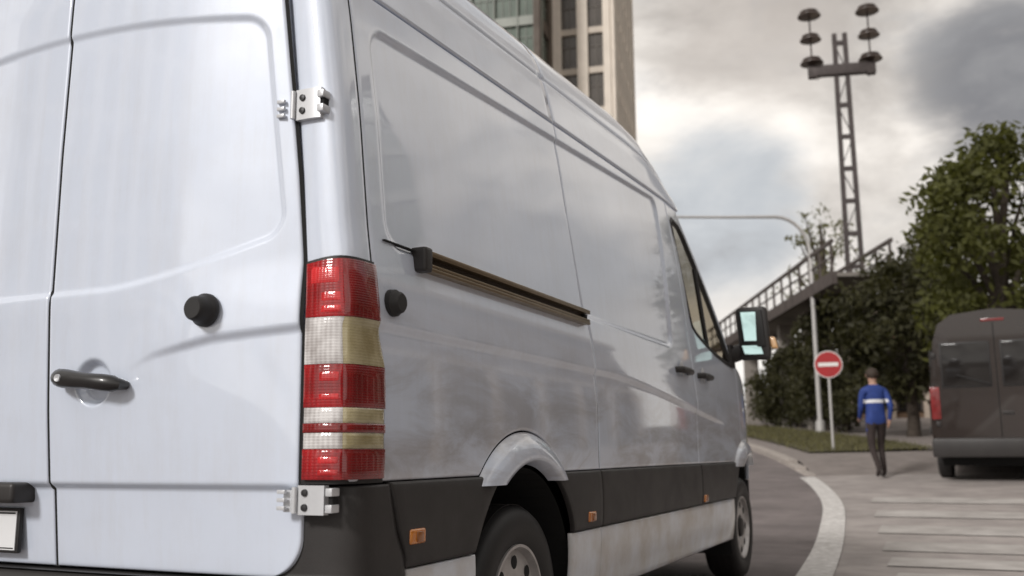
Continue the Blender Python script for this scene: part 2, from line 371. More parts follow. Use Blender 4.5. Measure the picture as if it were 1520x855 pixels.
def axis_samples(n): 
    return n
def panel(name, ufun, inward, nu, nv, material, parent, mask=None, flip=False, lenu=1., lenv=1., deep=.02):
    """ufun(U,V)->points; U,V in 0..1; edges rolled inwards along `inward`"""
    def lst(n, ln):
        a = [(e/ln, d if d != .02 else deep) for e, d in EDG]; mid = [(t, 0) for t in np.linspace(.008/ln, 1-.008/ln, n)[1:-1]]
        return np.array(a+mid+[(1-e, d) for e, d in a[::-1]])
    u = lst(nu, lenu); v = lst(nv, lenv)
    U, V = np.meshgrid(u[:, 0], v[:, 0], indexing='ij'); D = np.maximum(u[:, 1][:, None], v[:, 1][None, :])
    P = ufun(U, V); P = P+(inward(U, V) if callable(inward) else np.asarray(inward))*D[..., None]
    mk_ = None
    if mask is not None:
        c_ = (P[:-1, :-1]+P[1:, :-1]+P[1:, 1:]+P[:-1, 1:])/4; mk_ = ~mask(c_)
    return grid(name, P, material, parent, mk_, flip)
def arch(y, cy, cz, r, floor):
    d = r*r-(y-cy)**2; return np.maximum(floor, np.where(d > 0, cz+np.sqrt(np.maximum(d, 0)), floor))
yseam = lambda z: np.interp(z, [.5, .8, 1.07, 1.41, 1.6, 1.87, 2.3, 2.5], [1.895, 1.887, 1.893, 1.832, 1.803, 1.765, 1.752, 1.75])
yB = lambda z: np.interp(z, [.5, .8, 1.3, 1.8, 2.4], [3.59, 3.59, 3.60, 3.565, 3.575])
yA = lambda z: 4.865+(1.485-z)*1.10                                     # outer line of the windscreen pillar
def ydoor(z): return np.minimum(4.83, yA(z)-.10)
BT = .797                                                              # top of the dark rub strips
def in_poly(c_, poly):
    y, z = c_[..., 1], c_[..., 2]; ins = np.zeros(y.shape, bool); n = len(poly)
    for i in range(n):
        (a, b), (c2, d2) = poly[i], poly[(i+1) % n]
        cond = ((b > z) != (d2 > z)) & (y < (c2-a)*(z-b)/(d2-b+1e-12)+a); ins ^= cond
    return ins
WIN = [(3.615, 2.255), (3.66, 2.285), (3.80, 2.27), (3.90, 2.215), (4.22, 1.935), (4.50, 1.675), (4.70, 1.485), (4.69, 1.455), (4.55, 1.462), (4.25, 1.495), (3.98, 1.545), (3.80, 1.585), (3.715, 1.62), (3.69, 1.68)]
def shrink(poly, d):
    P = np.array(poly); n = len(P); out = []
    area = sum(P[i][0]*P[(i+1) % n][1]-P[(i+1) % n][0]*P[i][1] for i in range(n)); sg = 1 if area > 0 else -1
    for i in range(n):
        a, b, c_ = P[i-1], P[i], P[(i+1) % n]
        e1 = (b-a)/np.linalg.norm(b-a); e2 = (c_-b)/np.linalg.norm(c_-b)
        n1 = sg*np.array([-e1[1], e1[0]]); n2 = sg*np.array([-e2[1], e2[0]]); nn = (n1+n2); nn /= max(np.linalg.norm(nn), .3)
        out.append(b+nn*d/max(.5, float(nn@n1)))
    return out
def spts(poly, off, s):                                                # points of an outline laid on the side, `off` proud
    P = np.array(poly); x = sX(P[:, 0], P[:, 1])+off
    return np.c_[x*s, P[:, 0], P[:, 1]]

_ca = np.linspace(0, math.pi/2, 400); _c1, _c2 = .125*np.sin(_ca)**(2/4.6), .115*(1-np.cos(_ca)**(2/4.6)); _cs = np.r_[0, np.cumsum(np.hypot(np.diff(_c1), np.diff(_c2)))]; _cs /= _cs[-1]
def corner(z, th, off=0., n=4.6, xs=None):
    """horizontal curve of the rear corner: th 0 at the door gap .. 1 at the side"""
    X = XS(z)+off; x0 = xsdoor(z); yb = .15; y0 = .035-off
    a = np.interp(th, _cs, _ca)
    return x0+(X-x0)*np.abs(np.sin(a))**(2/n), yb-(yb-y0)*np.abs(np.cos(a))**(2/n)
_c1, _c2 = .33*np.sin(_ca)**(2/6.), .19*(1-np.cos(_ca)**(2/6.)); _bs = np.r_[0, np.cumsum(np.hypot(np.diff(_c1), np.diff(_c2)))]; _bs /= _bs[-1]
def XS(z):                                                             # side incl. the high roof, at the rear
    z = np.asarray(z, float); zr = z-2.213
    return np.where(zr < 0, sX(np.full_like(z, .16), z), np.interp(zr, RS[:11, 1], RS[:11, 0]))
def xsdoor(z): return np.interp(z, [.5, .8, 1.365, 1.6, 1.836, 2.118, 2.5], [.846, .846, .843, .823, .797, .763, .685])
yc_t = lambda z: np.interp(z, [.5, .56, .8, 1.0, 1.3, 1.75, 2.25, 2.5], [.03, .020, -.008, -.030, -.052, -.055, -.047, -.03])
_yt = yc_t(_zt); _k2 = np.hanning(31); _k2 /= _k2.sum(); _yt = np.convolve(np.pad(_yt, 15, mode='edge'), _k2, 'valid')
def rY(x, z):
    ax = np.abs(x); yc = np.interp(z, _zt, _yt)
    y = .035+(yc-.035)*(1-np.clip(ax/.84, 0, 1.05)**2.3)
    y = y+.020*(1-ss((z-.776)/.022))*1.0                                 # lower step
    # blanked window field
    zb = 1.320+.10*np.clip((ax-.2)/.5, 0, 2)**1.5; ztp = 2.128-.10*ax**2; xr = .785-.125*(z-1.5); r = .07
    dx = ax-xr; dz = np.maximum(zb-z, z-ztp); qx, qz = dx+r, dz+r
    sdv = np.hypot(np.maximum(qx, 0), np.maximum(qz, 0))+np.minimum(np.maximum(qx, qz), 0)-r
    y = y+.009*ss(-sdv/.020)
    zc = np.interp(ax, [.28, .39, .58, .84], [1.105, 1.148, 1.185, 1.206]); am = .013*ss((ax-.27)/.25); d = z-zc
    y = y-am*np.where(d < 0, ss((d+.022)/.024), 1-ss(d/.2))
    q = np.hypot(x-.176, z-1.072); y = y+.026*ss((.068-q)/.022)          # handle cup
    return y

def vanside(s):
    inw = (-s, 0, 0); fl = s < 0
    # rear quarter panel
    def f(U, V):
        zg_ = BT+.003+(zg(1.)-BT)*V; y = .155+(yseam(zg_)-.003-.155)*U
        zlo = arch(y, 1.12, .442, .505, BT+.003); zhi = zg(y)-.004; z = zlo+(zhi-zlo)*V
        return np.stack([s*sX(y, z), y, z], -1)
    panel('side_panel', f, inw, 170, 230, white, van, flip=not fl, lenu=1.7, lenv=1.5)
    # sliding door (right) / blank panel (left)
    def f(U, V):
        zz = BT+.003+(2.33-BT)*V; a = yseam(zz)+.003; b = yB(zz)-.0025; y = a+(b-a)*U
        z = BT+.003+(zg(y)-.004-BT-.003)*V
        return np.stack([s*sX(y, z), y, z], -1)
    sdoor = panel('sliding_door', f, inw, 150, 230, white, van, flip=not fl, lenu=1.7, lenv=1.5)
    # front door with its window opening
    def f(U, V):
        z = BT+.003+(2.376-BT-.003)*V; a = yB(z)+.0025; b = np.maximum(ydoor(z), a+.05); y = a+(b-a)*U
        return np.stack([s*sX(y, z), y, z], -1)
    opening = shrink(WIN, .012)
    cut = lambda c_: in_poly(c_, opening)
    def cut2(c_): return cut(c_) | ((c_[..., 1]-4.96)**2+(c_[..., 2]-.442)**2 < .505**2)
    fdoor = panel('front_door', f, inw, 120, 220, white, van, cut2, flip=not fl, lenu=1.2, lenv=1.5)
    o0, o1, o2 = spts(shrink(WIN, -.014), .002, s), spts(shrink(WIN, .006), .007, s), spts(shrink(WIN, .028), -.010, s)
    n = len(WIN); v = np.r_[o0, o1, o2]; fs = []
    for k in range(n):
        j = (k+1) % n; fs += [(k, j, n+j, n+k), (n+k, n+j, 2*n+j, 2*n+k)]
    recalc(mk('window_seal', v, fs, rubber, fdoor))
    gp = spts(shrink(WIN, .020), -.008, s); recalc(mk('window_pane', gp, [tuple(range(n))], glass_mat('cab_glass', (.80, .70, .58), .62), fdoor))
    b = MB(); b.tube([(s*(sX(np.array([4.08]), np.array([2.04]))[0]-.012), 4.08, 2.04), (s*(sX(np.array([4.10]), np.array([1.53]))[0]-.012), 4.10, 1.53)], .016, 6); b.build('window_divider', rubber, fdoor)
    # windscreen pillar strip
    def f(U, V):
        z = 1.43+(2.376-1.43)*V; a = ydoor(z)+.004; b_ = yA(z); y = a+(b_-a)*U
        x = sX(np.minimum(y, 4.75), z)-.035*U**3
        return np.stack([s*x, y, z], -1)
    panel('pillar_panel', f, inw, 8, 60, white, van, flip=not fl, lenu=.1, lenv=1.2)
    # front wing
    def f(U, V):
        y = 4.834+(5.80-4.834)*U; top = np.interp(y, [4.83, 5.0, 5.4, 5.8], [1.47, 1.43, 1.27, 1.02])
        zlo = np.where(y > 5.44, .66, arch(y, 4.96, .442, .505, .66)); z = zlo+(top-zlo)*V
        return np.stack([s*sX(y, z), y, z], -1)
    panel('front_wing', f, inw, 70, 50, white, van, flip=not fl, lenu=1., lenv=.6)
    # dark rub strips: behind the wheel, ahead of it, on the door, with their rounded top edge
    def band(y0f, y1f, nm, par):
        def f(U, V):
            z = .568+(BT-.568)*V; a, b_ = y0f(z), y1f(z); y = a+(b_-a)*U
            return np.stack([s*(.987+.008*np.sin(np.pi*V)**.5+.002), y, z], -1)
        return panel(nm, f, inw, 14, 16, plast, par, flip=not fl, lenu=.6, lenv=.23)
    Yin = lambda cy, sg, r=.455: (lambda z: cy+sg*np.sqrt(np.maximum(r*r-(z-.40)**2, .01)))
    band(lambda z: np.interp(z, [.56, .60, .66, .80], [.318, .312, .278, .232]), Yin(1.15, -1), 'rub_strip', van)
    band(Yin(1.15, 1), lambda z: yseam(z)-.003, 'rub_strip', van)
    band(lambda z: yseam(z)+.003, lambda z: yB(z)+.03, 'rub_strip', sdoor)
    band(lambda z: yB(z)+.036, Yin(4.96, -1), 'rub_strip', fdoor)
    # light sills
    def sill(y0, y1, nm, zt=.563, zb0=.30, slant=0):
        def f(U, V):
            y = y0+(y1-y0)*U; z = zb0+(zt-zb0)*V+slant*0
            return np.stack([s*(.982-.02*(1-V)**2+.004*np.sin(np.pi*V)), y, z], -1)
        return panel(nm, f, inw, 12, 14, trimw, van, flip=not fl, lenu=max(y1-y0, .2), lenv=.26)
    sill(.335, .745, 'sill_panel', .563, .34); sill(1.565, 1.893, 'sill_panel'); sill(1.899, 4.53, 'sill_panel')
    # flared wheel arch lips (painted)
    for cy, ri, ro in ((1.145, .428, .50), (4.965, .428, .51)):
        P = []
        for k in range(41):
            zmin = BT+.001; row = []
            for t in np.linspace(0, 1, 9):
                r = ri+(ro-ri)*t; zc = .402+.04*t; cyy = cy-.02*t
                a0 = math.asin(min(1, (zmin-.03-zc)/r)); a = a0+(math.pi-2*a0)*k/40
                y, z = cyy-r*math.cos(a), zc+r*math.sin(a)
                xx = float(sX(np.array([y]), np.array([max(z, .8)]))[0])
                bul = .040*math.sin(math.pi*min(1, .28+t*.72))**.8 if t < .999 else -.006
                if t == 0: bul = -.02
                row.append((s*(xx+bul*(.55+.45*math.sin(a))), y, z))
            P.append(row)
        o = grid('wheel_arch', np.array(P), white, van); recalc(o)
        # wheel housing
        b = MB(); pts = [(cy-.47*math.cos(a), .36+.46*math.sin(a)) for a in np.linspace(-.35, math.pi+.35, 30)]
        v = [(s*min(.965, float(sX(np.array([y]), np.array([.9]))[0])-.03), y, z) for y, z in pts]+[(s*.60, y, z) for y, z in pts]+[(s*.60, cy, .36)]; n = len(pts)
        fs = [(k, k+1, n+k+1, n+k) for k in range(n-1)]+[(n+k, n+k+1, 2*n) for k in range(n-1)]
        b.bm.free(); mk('wheel_housing', v, fs, dark, van)
        # wheel
        w = empty('wheel', (s*.835, cy+.01, .345)); w.parent = van
        b = MB(); b.lathe([(-.092, .205), (-.11, .232), (-.115, .285), (-.105, .325), (-.085, .341), (-.03, .345), (.03, .345), (.085, .341), (.105, .325), (.115, .285), (.11, .232), (.092, .205)], 64, 'X', True)
        tyre = b.build('tyre', rubber, w, smooth=True)
        for gx in (-.06, -.02, .02, .06):
            b = MB(); b.lathe([(gx-.004, .3455), (gx-.004, .3475), (gx+.014, .3475), (gx+.014, .3455)], 64, 'X', True); b.build('tread_rib', rubber, w)
        b = MB(); sx = s
        b.lathe([(sx*.098, .212), (sx*.106, .211), (sx*.106, .201), (sx*.092, .197), (sx*.080, .19), (sx*.086, .165), (sx*.089, .12), (sx*.084, .085), (sx*.06, .075), (sx*.06, .0001)], 48, 'X', cap=False)
        rim = b.build('rim', mat('wheel_steel', (.50, .48, .47), rough=.38, metal=.6, var=.15, vscale=20), w, smooth=True)
        b = MB(); b.lathe([(sx*.06, .068), (sx*.095, .064), (sx*.102, .052), (sx*.102, .0001)], 24, 'X'); b.build('hub_cap', plast, w, smooth=True)
        for k in range(8):
            a = k*math.pi/4; b = MB(); b.lathe([(sx*.060, .0001), (sx*.0885, .024), (sx*.0905, .0001)], 12, 'X')
            b.build('rim_hole', dark, w, loc=(0, .150*math.cos(a), .150*math.sin(a)))
    # amber side markers
    am = lens_mat('amber_lens', (.85, .30, .03), 90, (.45, .13, .01))
    for y, z in ((.362, .648), (1.755, .615), (3.69, .60)):
        b = MB(); b.box((s*.990-.012, -.042+y, z-.021), (s*.990+.012, y+.042, z+.021)); mkr = b.build('side_marker', am, van, bevel=.009, seg=3)
        b = MB(); b.box((s*.997-.010, y-.012, z-.016), (s*.997+.010, y+.020, z+.013)); b.build('marker_bulb', mat('amber_dark', (.28, .09, .01), rough=.3, coat=.8), mkr, bevel=.005)
    # body pillar between rear door and side
    def f(U, V):
        z = .80+(2.50-.80)*V; x, y = corner(z, U, 0); return np.stack([s*x, np.minimum(y, .1505), z], -1)
    inc = lambda U, V: np.stack([np.where(U < .5, 0, -s*1.), np.where(U < .5, 1., 0), 0*U], -1)
    pil = panel('rear_pillar', f, inc, 26, 90, white, van, flip=fl, lenu=.2, lenv=1.6)
    # tail lamp
    lam = empty('tail_lamp'); lam.parent = van
    bx = Matrix.Identity(3)
    def yright(z): return np.interp(z, [.80, .86, 1.04, 1.10, 1.17, 1.23, 1.36], [.196, .202, .204, .200, .176, .164, .158])
    _a = np.linspace(0, math.pi/2, 400); _cx, _cy = .14*np.sin(_a)**(2/4.2), .16*(1-np.cos(_a)**(2/4.2)); _sl = np.r_[0, np.cumsum(np.hypot(np.diff(_cx), np.diff(_cy)))]; _sl /= _sl[-1]
    def lampsurf(U, z, off):
        """U 0 at the door gap, 1 at the forward edge on the side"""
        xr = XS(z)+off; x0 = xsdoor(z)+.008; yr = yright(z)
        a = np.interp(U, _sl, _a); n = 4.2
        return s*(x0+(xr-x0)*np.abs(np.sin(a))**(2/n)), yr-(yr-.028+off)*np.abs(np.cos(a))**(2/n)
    def seg(nm, z0, z1, u0, u1, off, material, par, nu=14, nv=8, topslope=False):
        U, V = np.meshgrid(np.linspace(0, 1, nu), np.linspace(0, 1, nv), indexing='ij')
        Dm = np.minimum(np.minimum(U, 1-U)*(nu-1), np.minimum(V, 1-V)*(nv-1))
        z = z0+(z1-z0)*V
        if topslope: z = z+V*.013*np.clip(1-(1-U*(u1-u0)-u0)*1.0, 0, 1)*0+V*.012*np.sin(np.clip((u0+(u1-u0)*U)/.5, 0, 1)*math.pi/2)
        x, y = lampsurf(u0+(u1-u0)*U, z, off-np.where(Dm < .5, .0022, 0)); return grid(nm, np.stack([x, y, z], -1), material, par, flip=fl)
    red = lens_mat('red_lens', (.40, .010, .014), 40, (.20, .004, .006)); red2 = lens_mat('deep_red_lens', (.22, .007, .008), 48, (.14, .004, .004))
    clear = lens_mat('clear_lens', (.74, .72, .71), 42, (.36, .33, .32)); amb = lens_mat('pale_amber_lens', (.47, .41, .25), 42, (.30, .25, .13)); glow = lens_mat('bright_red_reflector', (.72, .03, .035), 60, (.40, .01, .012))
    seg('lamp_housing', .797, 1.366, -.0, 1, .004, rubber, lam, 30, 30, True)
    zz = [(1.2165, 1.356, red, red2, 'red_lens'), (1.0965, 1.2155, clear, amb, 'indicator_lens'), (.987, 1.0955, red, red2, 'red_lens'), (.948, .986, clear, amb, 'reversing_lens'), (.924, .947, red2, red2, 'red_lens'), (.884, .923, clear, amb, 'reversing_lens'), (.808, .883, red, red2, 'red_lens')]
    um = .44
    for z0, z1, ma, mb_, nm in zz:
        ins = .03 if 'reversing' in nm else 0
        seg(nm, z0, z1, .028+ins*.5, um, .0145, ma, lam, 14, 8, z1 > 1.3); seg(nm, z0, z1, um+.001, .972-ins, .0145, mb_, lam, 14, 8, z1 > 1.3)
    for z0, z1 in ((1.30, 1.348), (1.255, 1.282), (1.228, 1.246), (1.05, 1.078), (1.005, 1.022), (.846, .866), (.818, .834)):
        seg('reflector', z0, z1, .08 if z1 > 1.29 else .20, .41, .0158, glow, lam, 10, 6)
    # rear hinges
    def hinge(z0, z1, u1):
        h = empty('door_hinge'); h.parent = van; zc = (z0+z1)/2
        x0 = float(xsdoor(np.array(zc)))
        def strip_(U, V, off, xa, xb):
            x = xa+(xb-xa)*U; y = np.interp(x, hx, hy)-off; return np.stack([s*x, y, z0+(z1-z0)*V], -1)
        th = np.linspace(0, 1, 60); hx, hy = corner(np.full(60, zc), th, .0); hx = np.r_[x0-.2, hx]; hy = np.r_[.035, hy]
        def plate(nm, xa, xb, za, zb_, off, material, bev=.004):
            U, V = np.meshgrid(np.linspace(0, 1, 10), np.linspace(0, 1, 5), indexing='ij'); x = xa+(xb-xa)*U; z = za+(zb_-za)*V
            y = np.interp(x, hx, hy)-off; top = np.stack([s*x, y, z], -1)
            D = np.minimum(np.minimum(U, 1-U)*9, np.minimum(V, 1-V)*4); 
            P = np.zeros((12, 7, 3)); P[1:-1, 1:-1] = top
            P[0, 1:-1] = top[0]; P[-1, 1:-1] = top[-1]; P[:, 0] = P[:, 1]; P[:, -1] = P[:, -2]
            P[0, :, 1] += off+.004; P[-1, :, 1] += off+.004; P[1:-1, 0, 1] += off+.004; P[1:-1, -1, 1] += off+.004
            o = grid(nm, P, material, h, flip=fl); o.data.set_sharp_from_angle(angle=R(35)); return o
        plate('hinge_leaf', x0+.004, x0+.082, z0, z1, .016, steel)
        plate('hinge_leaf', x0-.042, x0-.004, z0+.006, z1-.012, .012, steel)
        for zk in (z0+.016, z0+.036, z0+.056):
            b = MB(); b.box((s*(x0-.038)-.012, -.03+.035, zk-.005), (s*(x0-.038)+.012, .016, zk+.005)); b.build('hinge_knuckle', steel, h, bevel=.002)
        b = MB(); b.tube([(s*(x0-.002), .014, z0+.004), (s*(x0-.002), .014, z1-.004)], .007, 10); b.build('hinge_pin', steel, h, smooth=True)
        for zk in (zc-.018, zc+.018):
            xk = x0+.026; yk = float(np.interp(xk, hx, hy))-.016
            b = MB(); b.lathe([(yk, .0095), (yk-.005, .0085), (yk-.006, .0001)], 14, 'Y'); b.build('bolt', mat('bolt_dark', (.05, .05, .052), rough=.4, metal=.6), h, smooth=True, loc=(s*xk, 0, zk))
        xa = x0+u1; yk = float(np.interp(xa, hx, hy))
        for dz in (-.02, .02):
            b = MB(); b.box((s*xa-.010, yk-.030, zc+dz-.010), (s*xa+.010, yk+.004, zc+dz+.010)); b.build('hinge_clip', steel, h, bevel=.003)
        b = MB(); b.box((s*xa-.006, yk-.020, zc-.014), (s*xa+.006, yk+.004, zc+.014)); b.build('hinge_slot', dark, h)
    hinge(1.757, 1.842, .088); hinge(.722, .794, .102)
    # bumper corner
    def f(U, V):
        z = .42+(.792-.42)*V; X = .9915; x0 = .66; yb = np.interp(z, [.42, .60, .66, .80], [.325, .308, .272, .226])
        y0 = .066-.036*ss((.560-z)/.02); a = np.interp(U, _bs, _ca); n = 6.
        return np.stack([s*(x0+(X-x0)*np.sin(a)**(2/n)), yb-(yb-y0)*np.cos(a)**(2/n), z], -1)
    panel('bumper_corner', f, inc, 60, 30, plast, van, flip=fl, lenu=.5, lenv=.37)
    # mirror
    mr = empty('wing_mirror'); mr.parent = van
    ym = 4.70
    def rbox(nm, cx, cy, cz, w, h, d, material, par, bev=.03, tp=.0, rot=0):
        b = MB(); vs = b.box((-w/2, -d/2, -h/2), (w/2, d/2, h/2))
        for v_ in vs:
            if v_.co.y > 0: v_.co.x *= 1-tp; v_.co.z *= 1-tp
            v_.co.x += s*.02*(v_.co.z/h)*-1
        o = b.build(nm, material, par, bevel=bev, seg=4, loc=(s*cx, cy, cz)); o.rotation_euler = (0, 0, s*rot); return o
    hs = rbox('mirror_housing', 1.128, ym+.05, 1.672, .225, .385, .13, plast, mr, .035, .22, -.06)
    rbox('mirror_rim', 1.122, ym-.008, 1.705, .165, .265, .03, rubber, mr, .012, 0, -.06)
    gl = mat('mirror_glass', (.62, .86, .87), rough=.015, metal=1.)
    rbox('mirror_glass', 1.121, ym-.0245, 1.718, .128, .205, .008, gl, mr, .0035, 0, .13)
    rbox('wide_angle_mirror', 1.121, ym-.0245, 1.555, .128, .065, .008, gl, mr, .0035, 0, .13)
    rbox('indicator_lamp', 1.252, ym+.055, 1.605, .045, .085, .07, lens_mat('mirror_indicator', (.95, .62, .35), 70, (.7, .35, .1)), mr, .016, 0, 0)
    b = MB(); b.tube([(s*.935, ym+.05, 1.53), (s*1.0, ym+.05, 1.545), (s*1.07, ym+.05, 1.57)], [.062, .058, .05], 12)
    ar = b.build('mirror_arm', plast, mr, smooth=True)
    b = MB(); b.tube([(s*.94, ym+.02, 1.44), (s*.945, ym+.02, 1.60)], [.05, .035], 10); b.build('mirror_base', plast, mr, smooth=True)
    # handles on the side
    for y0, y1, par in ((3.20, 3.45, sdoor), (3.70, 3.95, fdoor)):
        ym_ = (y0+y1)/2; z = 1.318; xx = float(sX(np.array([ym_]), np.array([z]))[0])
        b = MB(); b.tube([(s*(xx-.004), y0, z), (s*(xx+.030), y0+.025, z), (s*(xx+.038), ym_, z), (s*(xx+.030), y1-.025, z), (s*(xx-.004), y1, z)], [.017, .019, .020, .019, .017], 10); b.build('door_handle', plast, par, smooth=True)
        b = MB(); b.lathe([(0, .0001), (s*.003, .05), (s*.0001, .056)], 24, 'X'); b.build('handle_cup', mat('cup_grey', (.60, .61, .63), rough=.5), par, smooth=True, loc=(s*(xx+.0005), ym_, z))  # even light grey disc behind the handle
        b = MB(); b.lathe([(0, .012), (s*.004, .011), (s*.005, .0001)], 14, 'X'); b.build('lock', steel, par, smooth=True, loc=(s*(xx), y1+.03, z-.012))
    return sdoor, fdoor
sdoor, fdoor = vanside(1); vanside(-1)

# sliding rail, its rail pocket and the door stop on the right side
rail_m = mat('rail_bronze', (.26, .20, .13), rough=.34, metal=.8, var=.12, vscale=12); rail_d = mat('rail_groove', (.035, .024, .015), rough=.45, metal=.4)
rl = empty('slide_rail'); rl.parent = van
rx = lambda z: float(sX(np.array([1.0]), np.array([z]))[0])
x0 = rx(1.43)
boxpart('rail_back', (x0-.012, .415, 1.402), (x0+.008, 1.772, 1.450), rail_d, rl)
boxpart('rail_top_lip', (x0-.010, .410, 1.440), (x0+.034, 1.775, 1.457), rail_m, rl, .003)
boxpart('rail_bottom_lip', (x0-.010, .410, 1.396), (x0+.034, 1.775, 1.408), rail_m, rl, .003)
boxpart('rail_front_lip', (x0+.0265, .4105, 1.409), (x0+.033, 1.7745, 1.418), rail_m, rl, .002)
b = MB(); b.box((x0-.012, .378, 1.390), (x0+.042, .422, 1.463)); b.build('rail_end_cap', plast, rl, bevel=.010, seg=3)
boxpart('rail_stop', (x0+.004, 1.735, 1.412), (x0+.024, 1.766, 1.438), dark, rl, .003)
b = MB(); b.box((x0-.01, .215, 1.450), (x0+.0055, .39, 1.4535)); b.build('rail_seam', dark, rl)
xx = rx(1.276)
b = MB(); b.lathe([(-.005, .038), (.012, .037), (.016, .032), (.028, .029), (.033, .024), (.033, .0001)], 28, 'X'); b.build('door_stop', rubber, van, smooth=True, loc=(xx+.002, .235, 1.276))

# rear doors
def rear_door(s):
    def f(U, V):
        z = .563+(2.47-.563)*V; a = .0045 if s > 0 else .0045; b_ = xsdoor(z)-.0095
        rr = .10; dzz = np.clip(rr-(z-.563), 0, rr); b_ = b_-(rr-np.sqrt(np.maximum(rr*rr-dzz**2, 0)))*1.0
        x = a+(b_-a)*U; return np.stack([s*x, rY(s*x, z), z], -1)
    return panel('rear_door', f, (0, 1, 0), 150, 330, white, van, flip=s < 0, lenu=.84, lenv=1.9, deep=.07)
rd = rear_door(1); ldr = rear_door(-1)
hy = float(rY(np.array([.085]), np.array([1.19]))[0]); HX, HZ = .092, -.040
b = MB(); b.tube([(.075+(a_-.07)*.82+HX+.018, y_, z_+HZ) for a_, y_, z_ in ((-.066, hy+.004, 1.128), (-.062, hy-.022, 1.127), (-.045, hy-.026, 1.126), (-.01, hy-.034, 1.122), (.05, hy-.034, 1.116), (.10, hy-.034, 1.112), (.165, hy-.030, 1.106), (.195, hy-.022, 1.103), (.210, hy-.018, 1.101), (.213, hy+.012, 1.100))], [.012, .021, .026, .027, .024, .022, .024, .023, .018, .012], 14)
hd = b.build('door_handle', mat('handle_plastic', (.016, .015, .015), rough=.35, coat=.3), rd, smooth=True)
b = MB(); b.lathe([(0, .0001), (-.003, .010), (.004, .011)], 16, 'Y'); b.build('lock', steel, rd, smooth=True, loc=(.028+HX, hy-.0605, 1.122+HZ))
sy = float(rY(np.array([.50]), np.array([1.262]))[0])
b = MB(); b.lathe([(.004, .045), (-.008, .0445), (-.012, .041), (-.026, .035), (-.044, .032), (-.050, .027), (-.050, .0001)], 32, 'Y'); b.build('door_stop', rubber, rd, smooth=True, loc=(.568, sy, 1.250))
b = MB(); b.box((-.62, -.060, .738), (-.080, .03, .796)); b.build('plate_lamp_bar', plast, ldr, bevel=.014, seg=3)
py_ = float(rY(np.array([-.35]), np.array([.66]))[0])
b = MB(); b.box((-.655, py_-.026, .594), (-.122, py_-.012, .722), Matrix.Rotation(-.0, 3, 'X')); pl_ = b.build('plate_holder', rubber, ldr, bevel=.005)
b = MB(); b.box((-.645, py_-.029, .603), (-.132, py_-.0265, .713)); b.build('number_plate', mat('plate_white', (.78, .79, .80), rough=.35, coat=.3), pl_)
for a in ((-.640, .705, -.137, .709), (-.640, .607, -.137, .610)):
    boxpart('plate_border', (a[0], py_-.0305, a[1]), (a[2], py_-.029, a[3]), dark, pl_)
# rubber seals behind the door gaps
zs_ = np.linspace(.56, 2.46, 90)
P = np.array([[(dx, float(rY(np.array([.0]), np.array([z]))[0])+.0045, z) for z in zs_] for dx in (-.009, .009)]); grid('door_seal', P, dark, van)
for s_ in (1, -1):
    P = np.array([[(s_*(float(xsdoor(z))-.0105+dx), float(rY(np.array([float(xsdoor(z))-.010]), np.array([z]))[0])+.0045, z) for z in zs_ if z > .725] for dx in (0, .0135)]); grid('door_seal', P, dark, van)
    for fn, z0_, z1_ in ((yseam, .80, 2.285), (yB, .80, 2.38), (lambda z: .1528, 1.38, 2.20)):
        zz_ = np.linspace(z0_, z1_, 120); P = []
        for dy in (-.0035, .0035):
            yy_ = np.array([float(fn(z)) for z in zz_])+dy; P.append(np.stack([s_*(sX(yy_, zz_)-.0032), yy_, zz_], -1))
        grid('panel_seal', np.array(P), dark, van)
# lower rear bumper bar
def f(U, V):
    x = -.80+1.60*U; z = .36+(.552-.36)*V
    return np.stack([x, .012-.015*(1-(x/.8)**2)+.02*ss((V-.85)/.15)+.03*(1-ss(V/.2)), z], -1)
panel('bumper_bar', f, (0, 1, 0), 60, 14, plast, van, lenu=1.6, lenv=.2)
def f(U, V):
    x = -.80+1.60*U; return np.stack([x, .02+.16*V-.015*(1-(x/.8)**2), .5545+0*V], -1)
grid('bumper_step', f(*np.meshgrid(np.linspace(0, 1, 20), np.linspace(0, 1, 4), indexing='ij')), plast, van)

# roof: two pressings with a joint, and the rear header
_rs_t = np.r_[0, np.cumsum(np.hypot(*np.diff(RS, axis=0).T))]; _rs_t /= _rs_t[-1]
def roof_sec(y, t):
    """t 0 at the right gutter, .5 centre, 1 left gutter"""
    a = np.where(t <= .5, t*2, (1-t)*2); sg = np.where(t <= .5, 1, -1)
    x = np.interp(a, _rs_t, RS[:, 0]); zr = np.interp(a, _rs_t, RS[:, 1])
    xg = Xp(zg(y)); x = x+(xg-.857)*np.exp(-zr/.12); k = kroof(y)
    z = zg(y)+zr*k+.004; x = x*(1-.10*(1-k)*np.clip(zr/.4, 0, 1))
    return sg*x, z
tl = np.unique(np.r_[np.linspace(0, 1, 121), _rs_t/2, 1-_rs_t/2])
def roof_front(t):
    a = np.where(t <= .5, t*2, (1-t)*2); x = np.interp(a, _rs_t, RS[:, 0]); return 3.89+.40*(1-(x/.857)**2.2)
def roof_panel(y0, y1, n):
    u = np.r_[0, 0, np.linspace(0, 1, n), 1, 1]; dep = np.r_[.02, .003, np.zeros(n), .003, .02]
    Yv = np.r_[y0, y0, np.linspace(y0+.004, y1-.004, n), y1, y1]
    tt = np.r_[0, 0, tl, 1, 1]; dt = np.r_[.02, .003, np.zeros(len(tl)), .003, .02]
    Yg, T = np.meshgrid(Yv, tt, indexing='ij'); D = np.maximum(dep[:, None], dt[None, :])
    if y1 > 3: Yg = y0+(Yg-y0)*(roof_front(T)-y0)/(y1-y0)
    x, z = roof_sec(Yg, T); r = np.hypot(x, (z-1.9)*.6+1e-6)
    return grid('roof_panel', np.stack([x-D*x/r, Yg, z-D*((z-1.9)*.6)/r], -1), white, van)
